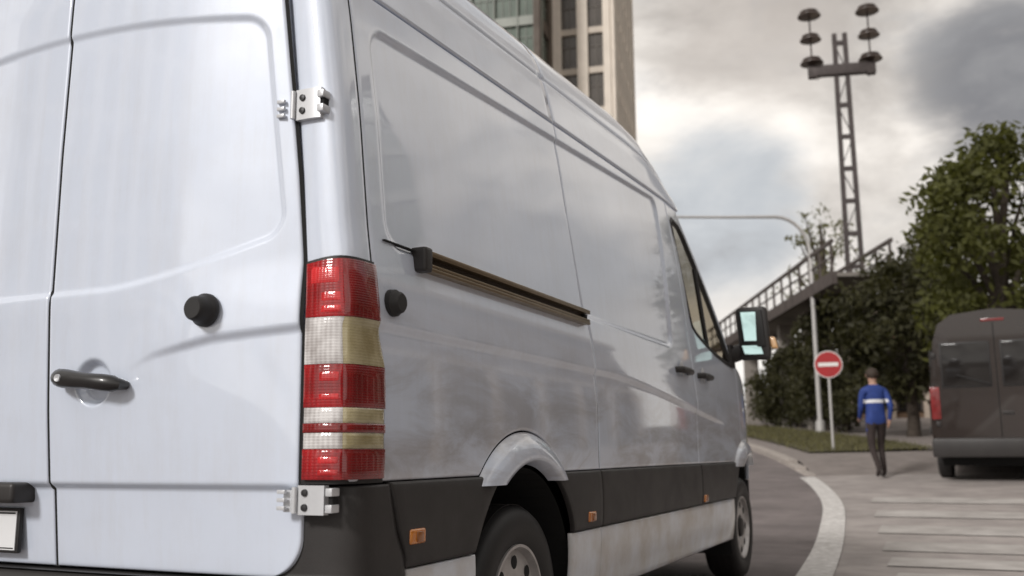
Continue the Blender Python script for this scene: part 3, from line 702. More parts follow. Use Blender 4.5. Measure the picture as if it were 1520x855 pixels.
roof_panel(.153, 1.747, 30); roof_panel(1.753, 4.46, 60)
T = tl; yf = roof_front(T); xa, za = roof_sec(yf, T); wx = np.sign(xa)*np.abs(xa)**1.0*(.81/.857); zw = np.full_like(T, 2.392)
yw = yA(2.392)+.36*(1-np.clip(np.abs(wx)/.815, 0, 1)**2.4)+.004; P = []
for k in np.linspace(0, 1, 9):
    P.append(np.stack([xa+(wx-xa)*k, yf-.004+(yw-yf)*k+.035*math.sin(k*math.pi)*np.clip((za-2.4)/.1, 0, 1), za-.003+(zw-za)*k], -1))
grid('roof_forehead', np.array(P), white, van)
a_ = np.linspace(0, 1, 10); T = tl
P = []
for t_ in a_:
    y = .15-.115*math.cos(t_*math.pi/2)**(2/3.2); x, z = roof_sec(np.full_like(T, .15), T)
    shr = 1-.14*(1-math.sin(t_*math.pi/2)**(2/3.2)); P.append(np.stack([x*shr, np.full_like(T, y), 2.21+(z-2.21)*(1-.10*(1-shr)/.14)], -1))
P = np.array(P); sel = P[-1, :, 2] > 2.40; P = P[:, sel]
cap = P[0].copy(); cap[:, 2] = np.minimum(cap[:, 2], 2.474); cap[:, 0] = np.clip(cap[:, 0], -.69, .69)
hb = grid('roof_header', np.concatenate([cap[None], P]), white, van); recalc(hb)
# dark inner shell behind the gaps
P = []
for y in (.10, .9, 1.75, 2.6, 3.50):
    zz_ = np.r_[.42, np.linspace(.6, float(zg(y))-.02, 12)]; xr = np.array([float(Xp(q)) if q > .90 else .60 for q in zz_])-.045
    x, z = roof_sec(np.full(41, y), np.linspace(0, 1, 41)); x = x*.93; z = z-.045
    sec = [(a, y, b_) for a, b_ in zip(xr, zz_)]+[(a, y, b_) for a, b_ in zip(x, z)]+[(-a, y, b_) for a, b_ in zip(xr[::-1], zz_[::-1])]
    P.append(sec)
P = np.array(P); sh = grid('inner_shell', P, dark, van)
for k, nm in ((0, 'rear_bulkhead'), (-1, 'cab_bulkhead')): mk(nm, P[k], [tuple(range(P.shape[1]))], dark, van)
boxpart('chassis', (-.62, .25, .25), (.62, 5.4, .43), dark, van)
boxpart('underfloor', (-.93, 1.62, .33), (.93, 4.48, .44), dark, van)
boxpart('cab_floor', (-.80, 3.5, .5), (.80, 5.2, .62), dark, van)
b = MB(); b.box((-.78, 4.42, .62), (.78, 4.92, 1.30)); b.build('dashboard', plast, van, bevel=.08, seg=3)
seatm = mat('seat_fabric', (.035, .03, .028), rough=.9)
for sx in (-.5, .42):
    st = empty('cab_seat', (sx, 3.72, .62)); st.parent = van
    b = MB(); b.box((-.24, .05, .1), (.24, .55, .30)); b.build('seat_cushion', seatm, st, bevel=.05)
    b = MB(); b.box((-.24, -.07, .28), (.24, .08, .90), Matrix.Rotation(.12, 3, 'X')); b.build('backrest', seatm, st, bevel=.05)
    b = MB(); b.box((-.13, -.12, .93), (.13, -.02, 1.12)); b.build('headrest', seatm, st, bevel=.04)
b = MB(); b.lathe([(0, .20), (.02, .215), (.04, .20), (.02, .185)], 32, 'Y', True); sw = b.build('steering_wheel', rubber, van, smooth=True, loc=(-.45, 4.30, 1.36)); sw.rotation_euler = (-.5, 0, 0)
# windscreen, bonnet, nose
def f(U, V):
    z = 1.40+(2.40-1.40)*V; x = (-1+2*U)*(sX(np.full_like(z, 4.7), z)-.035); ex = np.abs(-1+2*U)
    return np.stack([x, yA(z)+.36*(1-ex**2.4), z], -1)
grid('windscreen', f(*np.meshgrid(np.linspace(0, 1, 40), np.linspace(0, 1, 20), indexing='ij')), glass_mat('screen_glass', (.85, .86, .82), .7), van)
def f(U, V):
    y = 4.86+(5.84-4.86)*V; e = -1+2*U; top = np.interp(y, [4.83, 5.0, 5.4, 5.8, 5.9], [1.472, 1.432, 1.272, 1.022, .93])
    xs2 = sX(y, top)-.004; return np.stack([e*xs2, y+.16*(1-e**2)*V+.18*(1-e**2)*(1-V), top+.045*(1-e**4)-.0], -1)
panel('bonnet', f, (0, 0, -1), 50, 30, white, van, lenu=1.8, lenv=1.)
def f(U, V):
    e = -1+2*U; z = .30+(1.02-.30)*V; xx = sX(np.full_like(z, 5.80), z)-.003
    return np.stack([e*xx, 5.80+.20*(1-np.abs(e)**3)+.03*np.sin(V*np.pi), z], -1)
nose = panel('front_bumper', f, (0, -1, 0), 50, 20, white, van, flip=True, lenu=1.6, lenv=.7)
b = MB(); b.box((-.42, 5.99, .80), (.42, 6.04, 1.0)); gr = b.build('grille', plast, van, bevel=.02)
for sx in (-1, 1):
    b = MB(); b.box((sx*.62-.14, 5.78, .80), (sx*.62+.14, 5.98, 1.06)); b.build('headlamp', lens_mat('head_lens', (.8, .8, .8), 40, (.3, .3, .3)), van, bevel=.05, seg=3)
def f(U, V):
    s_ = 1; y = 5.42+.38*U; z = .30+(.657-.30)*V
    return y, z
for s_ in (1, -1):
    def f2(U, V):
        y = 5.445+(5.80-5.445)*U; z = .30+(.655-.30)*V; return np.stack([s_*sX(y, z), y, z], -1)
    panel('bumper_side', f2, (-s_, 0, 0), 16, 14, plast, van, flip=s_ > 0, lenu=.4, lenv=.35)
# cab roof lining closing the cab
boxpart('roof_lining', (-.70, 3.5, 2.36), (.70, 3.95, 2.38), dark, van)
#@@BACKGROUND
# ------------------------------------------------------------------ TOWERS
def tower(name, label, loc, rz, W_, D_, nb, nd, floors, fh, style, cat='building'):
    """local frame: front face at y=0 looking to -y, right face at x=W/2, ground at z=0"""
    t = empty(name, loc, rz, label, cat, 'towers above the street' if style != 'low' else None); H = floors*fh+1.2
    if style == 'stone':
        wm = mat('stone_cladding', (.78, .70, .61), rough=.8, var=.10, vscale=.6, bump=.1, bscale=8); sm = mat('stone_spandrel', (.60, .53, .455), rough=.8, var=.15, vscale=1); gm = mat('tower_pane', (.10, .088, .078), rough=.15, spec=.5, var=.35, vscale=.7)
        mm = mat('tower_mullion', (.16, .14, .12), rough=.6)
    else:
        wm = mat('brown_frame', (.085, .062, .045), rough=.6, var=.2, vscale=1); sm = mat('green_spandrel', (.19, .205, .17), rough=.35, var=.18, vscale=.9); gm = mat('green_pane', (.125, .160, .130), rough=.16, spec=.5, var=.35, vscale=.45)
        mm = mat('green_mullion', (.20, .215, .185), rough=.5)
    boxpart('core', (-W_/2+.5, .5, 0), (W_/2-.5, D_, H), mat('core_wall', (.30, .27, .24) if style == 'stone' else (.10, .085, .07), rough=.85), t) if style == 'stone' else boxpart('core', (-W_/2+.5, .5, 0), (W_/2-.5, D_, H), mat('dark_core', (.06, .05, .045), rough=.85), t)
    bw = W_/nb; dw = D_/nd; pw = .40*bw if style == 'stone' else .10
    pier = None; proto = {}
    def inst(key, nm, build, M_):
        if key not in proto:
            o = build(); proto[key] = o
        else:
            o = proto[key].copy(); COL.objects.link(o); o.parent = t
        o.location = M_[0]; o.rotation_euler = (0, 0, M_[1]); return o
    for face, n, w in ((0, nb, bw), (1, nd, dw)):
        rot = 0 if face == 0 else math.pi/2
        def P_(a, z): return ((a-W_/2, 0, z) if face == 0 else (W_/2, a, z))
        pw_ = pw if face == 0 else (.22*w if style == 'stone' else .35*w)
        for k in range(n+1):
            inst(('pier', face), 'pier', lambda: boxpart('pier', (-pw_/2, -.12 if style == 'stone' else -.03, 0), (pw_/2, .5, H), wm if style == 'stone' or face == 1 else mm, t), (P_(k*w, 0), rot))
        for f_ in range(floors+1):
            h_ = (.55 if style == 'stone' else (.8 if face == 0 else 1.1))
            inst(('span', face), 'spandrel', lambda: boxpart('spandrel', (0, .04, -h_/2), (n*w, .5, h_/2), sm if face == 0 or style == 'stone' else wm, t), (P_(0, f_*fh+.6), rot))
        vis0 = int(floors*.25)
        for f_ in range(vis0, floors):
            for k in range(n):
                def bld():
                    b = MB(); b.box((0, .28, .0), (w-pw_, .34, fh-h_)); o = b.build('window_pane', gm, t)
                    b = MB()
                    for q in ((.5,) if style == 'stone' else (.33, .66)): b.box(((w-pw_)*q-.03, .20, 0), ((w-pw_)*q+.03, .28, fh-h_))
                    b.box((0, .21, (fh-h_)*.62), (w-pw_, .275, (fh-h_)*.62+.06)); b.build('mullion', mm, o); return o
                o = inst(('win', face), 'window_pane', bld, (P_(k*w+pw_/2, f_*fh+.6+h_/2), rot))
                if o is not proto[('win', face)]:
                    q = proto[('win', face)].children[0].copy(); COL.objects.link(q); q.parent = o
    boxpart('parapet', (-W_/2-.1, -.15, H-.5), (W_/2+.15, D_, H+.5), wm, t)
    return t
def place(px, py, depth): v = at(px, py, depth); v.z = gzf(v.y); return v
rzT = R(10.7); ax = Vector((math.cos(rzT), math.sin(rzT), 0))
cnr = place(910, 300, 80); c0 = cnr-ax*7.0
tower('office_tower', 'beige stone office tower with pale vertical piers rising behind the van roof', c0, rzT, 14, 18, 6, 8, 15, 3.65, 'stone')
cnr = place(806, 300, 76.5); c0 = cnr-ax*9
tower('glass_tower', 'green glass tower with dark brown side standing beside the beige tower', c0, rzT, 18, 12, 9, 3, 15, 3.6, 'green')

# ------------------------------------------------------------------ TREES
def leafcloud(name, clumps, nleaf, size, seed, material, parent):
    r = np.random.default_rng(seed); V = []
    for (cx, cy, cz, rad) in clumps:
        n = int(nleaf*(rad**2)); d = r.normal(size=(n, 3)); d /= np.linalg.norm(d, axis=1)[:, None]
        rr = rad*r.uniform(.1, 1.35, n)**.75; p = np.array([cx, cy, cz])+d*rr[:, None]*np.array([1, 1, .78])
        a = r.normal(size=(n, 3)); a /= np.linalg.norm(a, axis=1)[:, None]; b = np.cross(a, r.normal(size=(n, 3))); b /= np.linalg.norm(b, axis=1)[:, None]
        s_ = size*r.uniform(.6, 1.4, n)[:, None]
        V.append(np.stack([p-a*s_, p+b*s_*.45, p+a*s_, p-b*s_*.45], 1))
    V = np.concatenate(V); n = len(V); F = np.arange(n*4).reshape(n, 4)
    return mk(name, V.reshape(-1, 3).tolist(), F.tolist(), material, parent)
bark = mat('bark', (.055, .042, .032), rough=.95, var=.35, vscale=8, bump=.8, bscale=25)
def leafm(name, c):
    M = mat(name, c, rough=.6, var=.45, vscale=1.3, spec=.3); t = M.node_tree; b = t.nodes['Principled BSDF']
    tl_ = N(t, 'ShaderNodeBsdfTranslucent'); tl_.inputs[0].default_value = (c[0]*1.6, c[1]*1.7, c[2]*.9, 1); mx = N(t, 'ShaderNodeMixShader'); mx.inputs[0].default_value = .28
    out = t.nodes['Material Output']; L(t, b.outputs[0], mx.inputs[1]); L(t, tl_.outputs[0], mx.inputs[2]); L(t, mx.outputs[0], out.inputs[0]); return M
def tree(name, label, loc, H, rx_, ry_, base, seed, material, nleaf=420, size=.13, nclump=46, rad=(.5, 1.0), group=None):
    t = empty(name, loc, 0, label, 'tree', group); r = random.Random(seed)
    cl = []; limbs = []
    for k in range(nclump):
        a = r.uniform(0, 6.283); h = r.uniform(0, 1)**.85; wd = math.sin(math.pi*min(1, .16+.80*h))**.7
        q = r.uniform(.25, 1)**.6; c_ = (rx_*wd*q*math.cos(a), ry_*wd*q*math.sin(a), base+(H-base-.5)*h, r.uniform(*rad)*(1.1-.35*h)); cl.append(c_)
    leafcloud('crown', cl, nleaf, size, seed, material, t)
    b = MB(); tr = H*.030
    trunk = [(0, 0, -.2), (.05, .02, base*.5), (.02, -.03, base), (.08, .05, base+(H-base)*.45), (.05, .0, H*.86)]
    b.tube(trunk, [tr*1.3, tr, tr*.85, tr*.5, tr*.12], 9)
    for c_ in cl[:16]:
        z0 = min(H*.7, base*.8+(c_[2]-base)*.45); p0 = Vector((.03, 0, z0)); p1 = Vector(c_[:3]); mid = (p0+p1)/2+Vector((0, 0, .25))
        b.tube([p0, mid, p1], [tr*.38, tr*.22, tr*.06], 6)
    b.build('trunk', bark, t, smooth=True); return t
lg = leafm('leaf_olive', (.085, .088, .024)); ld = leafm('leaf_dark', (.046, .044, .019)); lp = leafm('leaf_pale', (.15, .145, .075))
def street_tree(name, label, px, top, depth, rx_, ry_, base, seed, m_, nleaf, size, ncl, rad):
    p = place(px, 600, depth); return tree(name, label, p, zat(px, top, p)-p.z, rx_, ry_, base, seed, m_, nleaf, size, ncl, rad, 'trees along the street')
street_tree('leafy_tree', 'tall olive green tree whose crown rises above the dark parked van', 1500, 178, 20, 1.75, 2.0, 1.9, 11, lg, 420, .10, 105, (.25, .75))
street_tree('leafy_tree', 'broad dark tree standing under the tall mast', 1352, 362, 27, 2.1, 2.0, 1.3, 12, ld, 420, .11, 86, (.28, .8))
street_tree('leafy_tree', 'rounded dark tree between the mast foot and the no-entry sign', 1252, 425, 33, 1.9, 1.8, .9, 13, ld, 420, .11, 80, (.28, .75))
street_tree('leafy_tree', 'tall dense tree filling the gap behind the parked van', 1432, 300, 31, 2.1, 2.2, 1.4, 15, ld, 380, .12, 90, (.3, .85))
street_tree('leafy_tree', 'low bushy tree beside the road bend under the footbridge', 1182, 500, 38, 1.9, 1.8, .5, 16, ld, 420, .11, 70, (.28, .75))
street_tree('birch_tree', 'thin pale tree with sparse leaves reaching up beside the mast', 1232, 285, 41, 1.5, 1.5, 4.0, 14, lp, 120, .12, 34, (.4, .75))
def hedge(label, a, b_, h, w, seed):
    t = empty('hedge', a, 0, label, 'hedge'); d = Vector(b_)-Vector(a); n = int(d.length/.35); r = random.Random(seed)
    cl = [(d.x*k/n+r.uniform(-.1, .1), d.y*k/n+r.uniform(-.2, .2), gzf(a.y+d.y*k/n)-a.z+h*.5*r.uniform(.7, 1.35)+.1, w*r.uniform(.8, 1.2)) for k in range(n) for _ in (0, 1)]
    leafcloud('foliage', cl, 520, .075, seed, ld, t)
    for c_ in cl[::2]:
        b = MB(); b.tube([(c_[0], c_[1], gzf(a.y+c_[1])-a.z-.05), (c_[0]+.05, c_[1], c_[2])], [.03, .012], 5); b.build('stem', bark, t)
hedge('dark clipped hedge running behind the grass verge', place(1125, 640, 46), place(1262, 640, 30), 1.7, .55, 31)

# ------------------------------------------------------------------ MAST
mp_ = place(1283, 600, 36); galv = mat('mast_steel', (.075, .062, .060), rough=.55, metal=.3, var=.25, vscale=4)
mast = empty('power_mast', mp_, R(14), 'tall twin-leg steel mast with a cross arm and stacked insulators', 'mast')
zt_ = zat(1250, 50, mp_)-mp_.z; za_ = zat(1258, 103, mp_)-mp_.z
for sx in (-1, 1):
    b = MB(); b.prism([(-.085, -.08), (.085, -.08), (.085, .08), (-.085, .08)], 0, 1, 'Z')
    o = b.build('mast_leg', galv, mast); o.data.transform(Matrix.Scale(zt_, 4, (0, 0, 1)))
    for v in o.data.vertices: v.co.x += sx*(.30-.10*v.co.z/zt_)
for k in range(12):
    z = 1+k*(zt_-1.4)/11; w = .30-.10*z/zt_
    boxpart('batten', (-w, -.05, z-.09), (w, .05, z+.09), galv, mast)
    if k < 11:
        z2 = 1+(k+1)*(zt_-1.4)/11; w2 = .30-.10*z2/zt_; b = MB(); sg = 1 if k % 2 else -1
        b.tube([(-w*sg, 0, z+.09), (w2*sg, 0, z2-.09)], .022, 6); b.build('brace', galv, mast)
b = MB(); b.box((-1.16, -.15, za_-.24), (1.16, .15, za_+.20)); b.build('cross_arm', galv, mast, bevel=.03)
for sx in (-1, 1):
    b = MB(); b.box((sx*1.12-.17, -.14, za_-.30), (sx*1.12+.17, .14, za_+.22)); b.build('arm_bracket', galv, mast, bevel=.05)
    st = empty('insulator_stack', (sx*1.12, 0, za_)); st.parent = mast
    b = MB(); b.tube([(0, 0, .2), (0, 0, 2.65)], .035, 8); b.build('rod', galv, st)
    for zz_, rr in ((.42, .46), (1.42, .42), (2.45, .46)):
        b = MB(); b.lathe([(zz_-.16, .08), (zz_-.10, rr), (zz_-.05, rr*.98), (zz_+.02, rr*.45), (zz_+.06, rr*.80), (zz_+.10, rr*.78), (zz_+.16, rr*.35), (zz_+.26, .05)], 20, 'Z'); b.build('insulator', mat('insulator_brown', (.10, .075, .065), rough=.3, coat=.4), st, smooth=True)
    b = MB(); b.tube([(sx*.62, -.10, za_-.12), (sx*1.0, -.22, za_-.45)], .02, 6); b.build('stay', galv, mast)

# ------------------------------------------------------------------ STREET LAMP over the road
lpz = place(1216, 600, 31); h_ = zat(1150, 322, lpz)-lpz.z
lamp = empty('street_lamp', lpz, 0, 'pale curved-arm street lamp reaching over the road above the van bonnet', 'lamp')
pm = mat('lamp_pole', (.50, .485, .47), rough=.45, metal=.3, var=.1, vscale=5)
al = at(1000, 322, 31)-at(1216, 322, 31); al.z = 0; L_ = al.length; al.normalize()
pts = [Vector((0, 0, 0)), Vector((0, 0, h_-1.3))]+[al*(1.1*(1-math.cos(a)))+Vector((0, 0, h_-1.3+1.3*math.sin(a))) for a in np.linspace(.15, math.pi/2, 8)]+[al*(L_*.6)+Vector((0, 0, h_)), al*L_+Vector((0, 0, h_+.02))]
b = MB(); b.tube(pts, [.085, .07]+[.055]*8+[.045, .04], 10); b.build('pole', pm, lamp, smooth=True)
b = MB(); b.box((-.35, -.13, -.07), (.35, .13, .07)); o = b.build('lamp_head', pm, lamp, bevel=.05, loc=tuple(al*(L_+.3)+Vector((0, 0, h_)))); o.rotation_euler = (0, 0, math.atan2(al.y, al.x))
b = MB(); b.lathe([(0, .16), (.5, .15), (.55, .09)], 12, 'Z'); b.build('base', pm, lamp, smooth=True)

# ------------------------------------------------------------------ FOOTBRIDGE
gA = place(1250, 600, 31.5); pA = Vector((gA.x, gA.y, zat(1240, 385, gA)))
d_ = ray(1130, 456); t_ = (pA.z-CAM[2])/d_[2]; pB = Vector(CAM+d_*t_); pB = pA+(pB-pA)*1.25
gd = pB-pA; Lb = gd.length; rzb = math.atan2(gd.y, gd.x)
bm_ = mat('bridge_steel', (.085, .068, .062), rough=.6, var=.25, vscale=2)
zgB = gzf((pA.y+pB.y)/2)
fb = empty('footbridge', (pA.x, pA.y, zgB), rzb, 'dark steel footbridge with railings crossing above the trees beside the van mirror', 'bridge'); hB = pA.z-zgB
for yy in (-.9, .9):
    boxpart('girder', (-3, yy-.08, hB-1.35), (Lb+6, yy+.08, hB-.95), bm_, fb)
    boxpart('hand_rail', (-3, yy-.04, hB-.06), (Lb+6, yy+.04, hB+.06), bm_, fb)
    boxpart('lower_rail', (-3, yy-.025, hB-.50), (Lb+6, yy+.025, hB-.45), bm_, fb)
    k = -2.8; first = None
    while k < Lb+6:
        if first is None: first = boxpart('rail_post', (-.035, -.035, -.95), (.035, .035, -.07), bm_, fb); o = first
        else: o = first.copy(); COL.objects.link(o)
        o.location = (k, yy, hB); k += 1.25
boxpart('deck', (-3, -.815, hB-1.12), (Lb+6, .815, hB-1.0), mat('deck_concrete', (.22, .20, .18), rough=.9, var=.2, vscale=1), fb)
for k in (3, Lb*.5, Lb):
    boxpart('column', (k-.22, -.3, -2.2), (k+.22, .3, hB-1.36), mat('bridge_concrete', (.26, .235, .21), rough=.9, var=.2, vscale=1.5), fb)

# ------------------------------------------------------------------ NO ENTRY SIGN
sp = place(1233, 600, 21.2); zc_ = zat(1233, 541, sp)-sp.z
sg_ = empty('no_entry_sign', sp, R(6), 'round red no-entry sign with white bar on a post by the kerb', 'sign')
b = MB(); b.tube([(0, .04, -.05), (0, .04, zc_+.28)], .032, 10); b.build('post', pm, sg_, smooth=True)
b = MB(); b.lathe([(-.012, .0001), (-.012, .30), (0, .305), (.006, .30), (.006, .0001)], 48, 'Y'); b.build('disc', mat('sign_white', (.74, .72, .70), rough=.4), sg_, loc=(0, 0, zc_))
b = MB(); b.lathe([(-.016, .0001), (-.016, .283), (-.013, .283)], 48, 'Y'); b.build('red_field', mat('sign_red', (.36, .012, .016), rough=.35, var=.1, vscale=5), sg_, loc=(0, 0, zc_))
boxpart('white_bar', (-.215, -.021, -.042), (.215, -.017, .042), MATS['sign_white'], sg_, loc=(0, 0, zc_))

# ------------------------------------------------------------------ SHOP BUILDING behind the trees
def shop(loc, rz, W_, D_, H, label, seed, cols=7):
    t = empty('shop_building', loc, rz, label, 'building'); r = random.Random(seed)
    wl = mat('shop_wall', (.15, .095, .06), rough=.9, var=.25, vscale=1.2, bump=.3, bscale=20); tm = mat('shop_stone', (.40, .33, .27), rough=.85, var=.15, vscale=2)
    gl_ = mat('shop_glass', (.018, .016, .015), rough=.08); fr = mat('shop_frame', (.06, .045, .036), rough=.6)
    boxpart('wall', (-W_/2, .6, -1.5), (W_/2, D_, H), wl, t); boxpart('cornice', (-W_/2-.2, .25, H-.05), (W_/2+.2, D_+.1, H+.35), tm, t, .04)
    boxpart('band_course', (-W_/2, .40, 3.35), (W_/2, .62, 3.65), tm, t, .02)
    bw = W_/cols
    for k in range(cols+1): boxpart('pier', (-W_/2+k*bw-.28, .32, -1.5), (-W_/2+k*bw+.28, .62, 3.34), tm, t, .02)
    for k in range(cols):
        x = -W_/2+(k+.5)*bw
        b = MB(); b.box((x-bw/2+.32, .50, .45), (x+bw/2-.32, .57, 2.7)); sw_ = b.build('shop_window', gl_, t)
        b = MB()
        for q in (-.5, 0, .5): b.box((x+q*(bw-.7)-.035, .44, .45), (x+q*(bw-.7)+.035, .499, 2.7))
        b.box((x-bw/2+.32, .44, 2.7), (x+bw/2-.32, .52, 2.8)); b.build('frame', fr, sw_)
        for zf in range(int((H-3.9)//2.6)):
            z0 = 4.2+zf*2.6
            for q in (-.25, .25):
                b = MB(); b.box((x+q*bw-.42, .56, z0), (x+q*bw+.42, .595, z0+1.5)); w_ = b.build('window', gl_, t)
                b = MB(); b.box((x+q*bw-.5, .48, z0-.12), (x+q*bw+.5, .61, z0-.005)); b.build('sill', tm, w_)
                b = MB(); b.box((x+q*bw-.02, .53, z0), (x+q*bw+.02, .559, z0+1.5)); b.box((x+q*bw-.42, .53, z0+.9), (x+q*bw+.42, .557, z0+.95)); b.build('frame', fr, w_)
    return t
sb = place(1475, 600, 44)
shop(sb, R(2), 12.5, 9, 5.2, 'brown low shop building with stone piers behind the street trees', 3)
aw = empty('shop_awning', (0, 0, 0), 0, 'pale blue fascia board above the shop windows behind the sign', 'awning'); aw.location = sb+Vector((-4.9, .1, 2.95))
boxpart('fascia', (-.9, -.06, 0), (.9, .28, .36), mat('fascia_blue', (.32, .45, .55), rough=.5), aw, .02); boxpart('fascia_trim', (-.95, -.08, .365), (.95, .28, .42), mat('fascia_white', (.6, .6, .6), rough=.5), aw)
# tall block on the right-hand side of the street: it shows mirrored in the van's flank
tower('apartment_tower', 'dark glass tower across from the sliding door, mirrored in the van flank', Vector((2.36+62*math.sin(R(28.5)), -1.98+62*math.cos(R(28.5)), gzf(52))), R(-25), 7.5, 8, 4, 3, 9, 3.6, 'green')
tower('apartment_tower', 'stone tower facing the rear doors of the white van, faintly mirrored in them', Vector((-33, -33, 0)), R(135), 22, 14, 7, 5, 9, 3.6, 'stone')
for k, (x_, y_, rr_, ww) in enumerate(((13, 5, -90, 24), (13, 31, -90, 24))):  # unseen houses added to block light from the van flank and darken it
    shop(Vector((x_, y_, gzf(y_))), R(rr_), ww, 9, 7.4 if k else 6.6, ('brown shop house added out of view to darken the sliding door of the white van' , 'brown shop house added out of view alongside the parked dark van to darken the white flank')[k], 5+k, 6)

# ------------------------------------------------------------------ PARKED DARK VAN
pv = empty('parked_van', (0, 0, 0), 0, 'dark brown van with twin rear windows parked beyond the crossing under the trees', 'van')
pvp = ground_at(1388, 716); pv.location = (pvp.x+.98, pvp.y, pvp.z); pv.rotation_euler = (math.atan(.054), 0, R(-3))
bd = mat('dark_brown_paint', (.022, .014, .011), rough=.25, coat=1., coat_rough=.03, var=.15, vscale=2)
sec = [(-.95, .42), (-.98, .75), (-.985, 1.15), (-.93, 1.6), (-.87, 2.15), (-.78, 2.42), (-.58, 2.56), (0, 2.62)]; sec = sec+[(-x, z) for x, z in sec[-2::-1]]
P = []
for y, kx, kz in ((0.10, .86, .93), (.03, .95, .98), (.0, .985, .995), (.12, 1, 1), (3.2, 1, 1), (4.1, .97, .95), (4.5, .93, .72), (5.2, .88, .50), (5.35, .80, .40)):
    P.append([(x*kx, y, .42+(z-.42)*kz) for x, z in sec])
P = np.array(P); o = grid('body', P[2:], bd, pv, flip=True)
recalc(o); mk('rear_panel', P[2], [tuple(range(len(sec)))], bd, pv); mk('nose_panel', P[-1], [tuple(range(len(sec)))], bd, pv)
for sx in (-1, 1):
    boxpart('rear_window', (sx*.42-.33, -.022, 1.45), (sx*.42+.33, .004, 2.10), MATS['shop_glass'], pv, .02)
    boxpart('rear_lamp', (sx*.88-.07, -.03, .95), (sx*.88+.07, .05, 1.45), MATS['deep_red_lens'], pv, .02)
    boxpart('side_window', (sx*.945-.02, .5, 1.50), (sx*.945+.02, 2.6, 2.02), MATS['shop_glass'], pv, .01)
    for y in (.95, 4.45):
        w = empty('wheel', (sx*.86, y, .33)); w.parent = pv
        b = MB(); b.lathe([(-.10, .2), (-.11, .29), (-.08, .33), (.08, .33), (.11, .29), (.10, .2)], 32, 'X', True); b.build('tyre', rubber, w, smooth=True)
        b = MB(); b.lathe([(-.06, .0001), (-.06, .20), (.09*sx, .205), (.09*sx, .19), (.05*sx, .12), (.07*sx, .0001)], 24, 'X'); b.build('rim', MATS['wheel_steel'], w, smooth=True)
boxpart('rear_bumper', (-.97, -.13, .38), (.97, .06, .66), plast, pv, .04); boxpart('door_gap', (-.006, -.006, .68), (.006, .004, 2.4), dark, pv)
boxpart('underside', (-.85, .2, .24), (.85, 5.1, .43), dark, pv)
for sx in (-1, 1):
    boxpart('side_moulding', (sx*.985-.015, .12, .72), (sx*.985+.015, 4.0, .84), plast, pv, .008)
    for z in (.85, 1.9): boxpart('hinge', (sx*.86-.03, -.03, z), (sx*.86+.03, .01, z+.07), plast, pv, .008)
    boxpart('window_gasket', (sx*.42-.35, -.016, 1.43), (sx*.42+.35, .002, 2.12), rubber, pv, .02)
boxpart('brake_lamp', (-.16, -.012, 2.42), (.16, .05, 2.46), MATS['deep_red_lens'], pv, .006)
b = MB(); b.tube([(-.1, -.035, 1.47), (-.55, -.035, 1.62)], .012, 6); b.build('wiper', rubber, pv)
boxpart('door_handle', (.03, -.04, 1.02), (.19, -.005, 1.06), plast, pv, .008)

# ------------------------------------------------------------------ PERSON walking up the pavement
pp = ground_at(1306, 709)
per = empty('person', pp, R(22), 'person in blue jacket with white stripe and dark trousers walking on the side road', 'person')
J = {'pel': (0, 0, .95, .135), 'waist': (0, .0, 1.10, .130), 'chest': (0, .02, 1.33, .150), 'sh': (0, .02, 1.44, .11), 'neck': (0, .03, 1.53, .055), 'head0': (0, .045, 1.60, .075), 'head1': (0, .05, 1.68, .098), 'head2': (0, .045, 1.745, .075),
 'hr': (.095, 0, .90, .092), 'kr': (.105, .17, .52, .062), 'ar': (.105, .06, .12, .042), 'fr': (.11, .10, .055, .040), 'tr': (.115, .25, .04, .032),
 'hl': (-.095, 0, .90, .092), 'kl': (-.10, -.03, .50, .062), 'al': (-.10, -.30, .17, .042), 'fl': (-.10, -.30, .10, .040), 'tl': (-.10, -.20, .035, .030),
 'sr': (.185, .02, 1.41, .068), 'er': (.215, -.13, 1.16, .050), 'wr': (.200, -.07, .93, .033), 'pr': (.197, -.045, .875, .036),
 'sl': (-.185, .02, 1.41, .068), 'el': (-.215, .05, 1.15, .050), 'wl': (-.195, .22, .98, .033), 'pl': (-.19, .265, .955, .036)}
Ed = [('pel', 'waist'), ('waist', 'chest'), ('chest', 'sh'), ('sh', 'neck'), ('neck', 'head0'), ('head0', 'head1'), ('head1', 'head2'), ('pel', 'hr'), ('hr', 'kr'), ('kr', 'ar'), ('ar', 'fr'), ('fr', 'tr'), ('pel', 'hl'), ('hl', 'kl'), ('kl', 'al'), ('al', 'fl'), ('fl', 'tl'),
 ('sh', 'sr'), ('sr', 'er'), ('er', 'wr'), ('wr', 'pr'), ('sh', 'sl'), ('sl', 'el'), ('el', 'wl'), ('wl', 'pl')]
for sd_, base, dr in (('r', J['pr'], (-.005, .02, -.05)), ('l', J['pl'], (.005, .05, -.02))):
    for q, off in enumerate((-.024, -.008, .008, .024)):
        ln = (.85, 1, .95, .75)[q]; a = (base[0], base[1]+off*.8, base[2]-off*.3); m1 = (a[0]+dr[0], a[1]+dr[1]*ln*.9, a[2]+dr[2]*ln*.9); m2 = (m1[0]-(.012 if sd_ == 'r' else -.012), m1[1]+dr[1]*ln*.6, m1[2]+dr[2]*ln*.6)
        J[f'f{sd_}{q}a'] = (*m1, .009); J[f'f{sd_}{q}b'] = (*m2, .008); Ed += [(f'p{sd_}', f'f{sd_}{q}a'), (f'f{sd_}{q}a', f'f{sd_}{q}b')]
    sgn_ = -1 if sd_ == 'r' else 1
    J[f't{sd_}a'] = (base[0]+sgn_*.03, base[1]+.03, base[2]-.005, .011); J[f't{sd_}b'] = (base[0]+sgn_*.035, base[1]+.05, base[2]-.03, .009); Ed += [(f'p{sd_}', f't{sd_}a'), (f't{sd_}a', f't{sd_}b')]
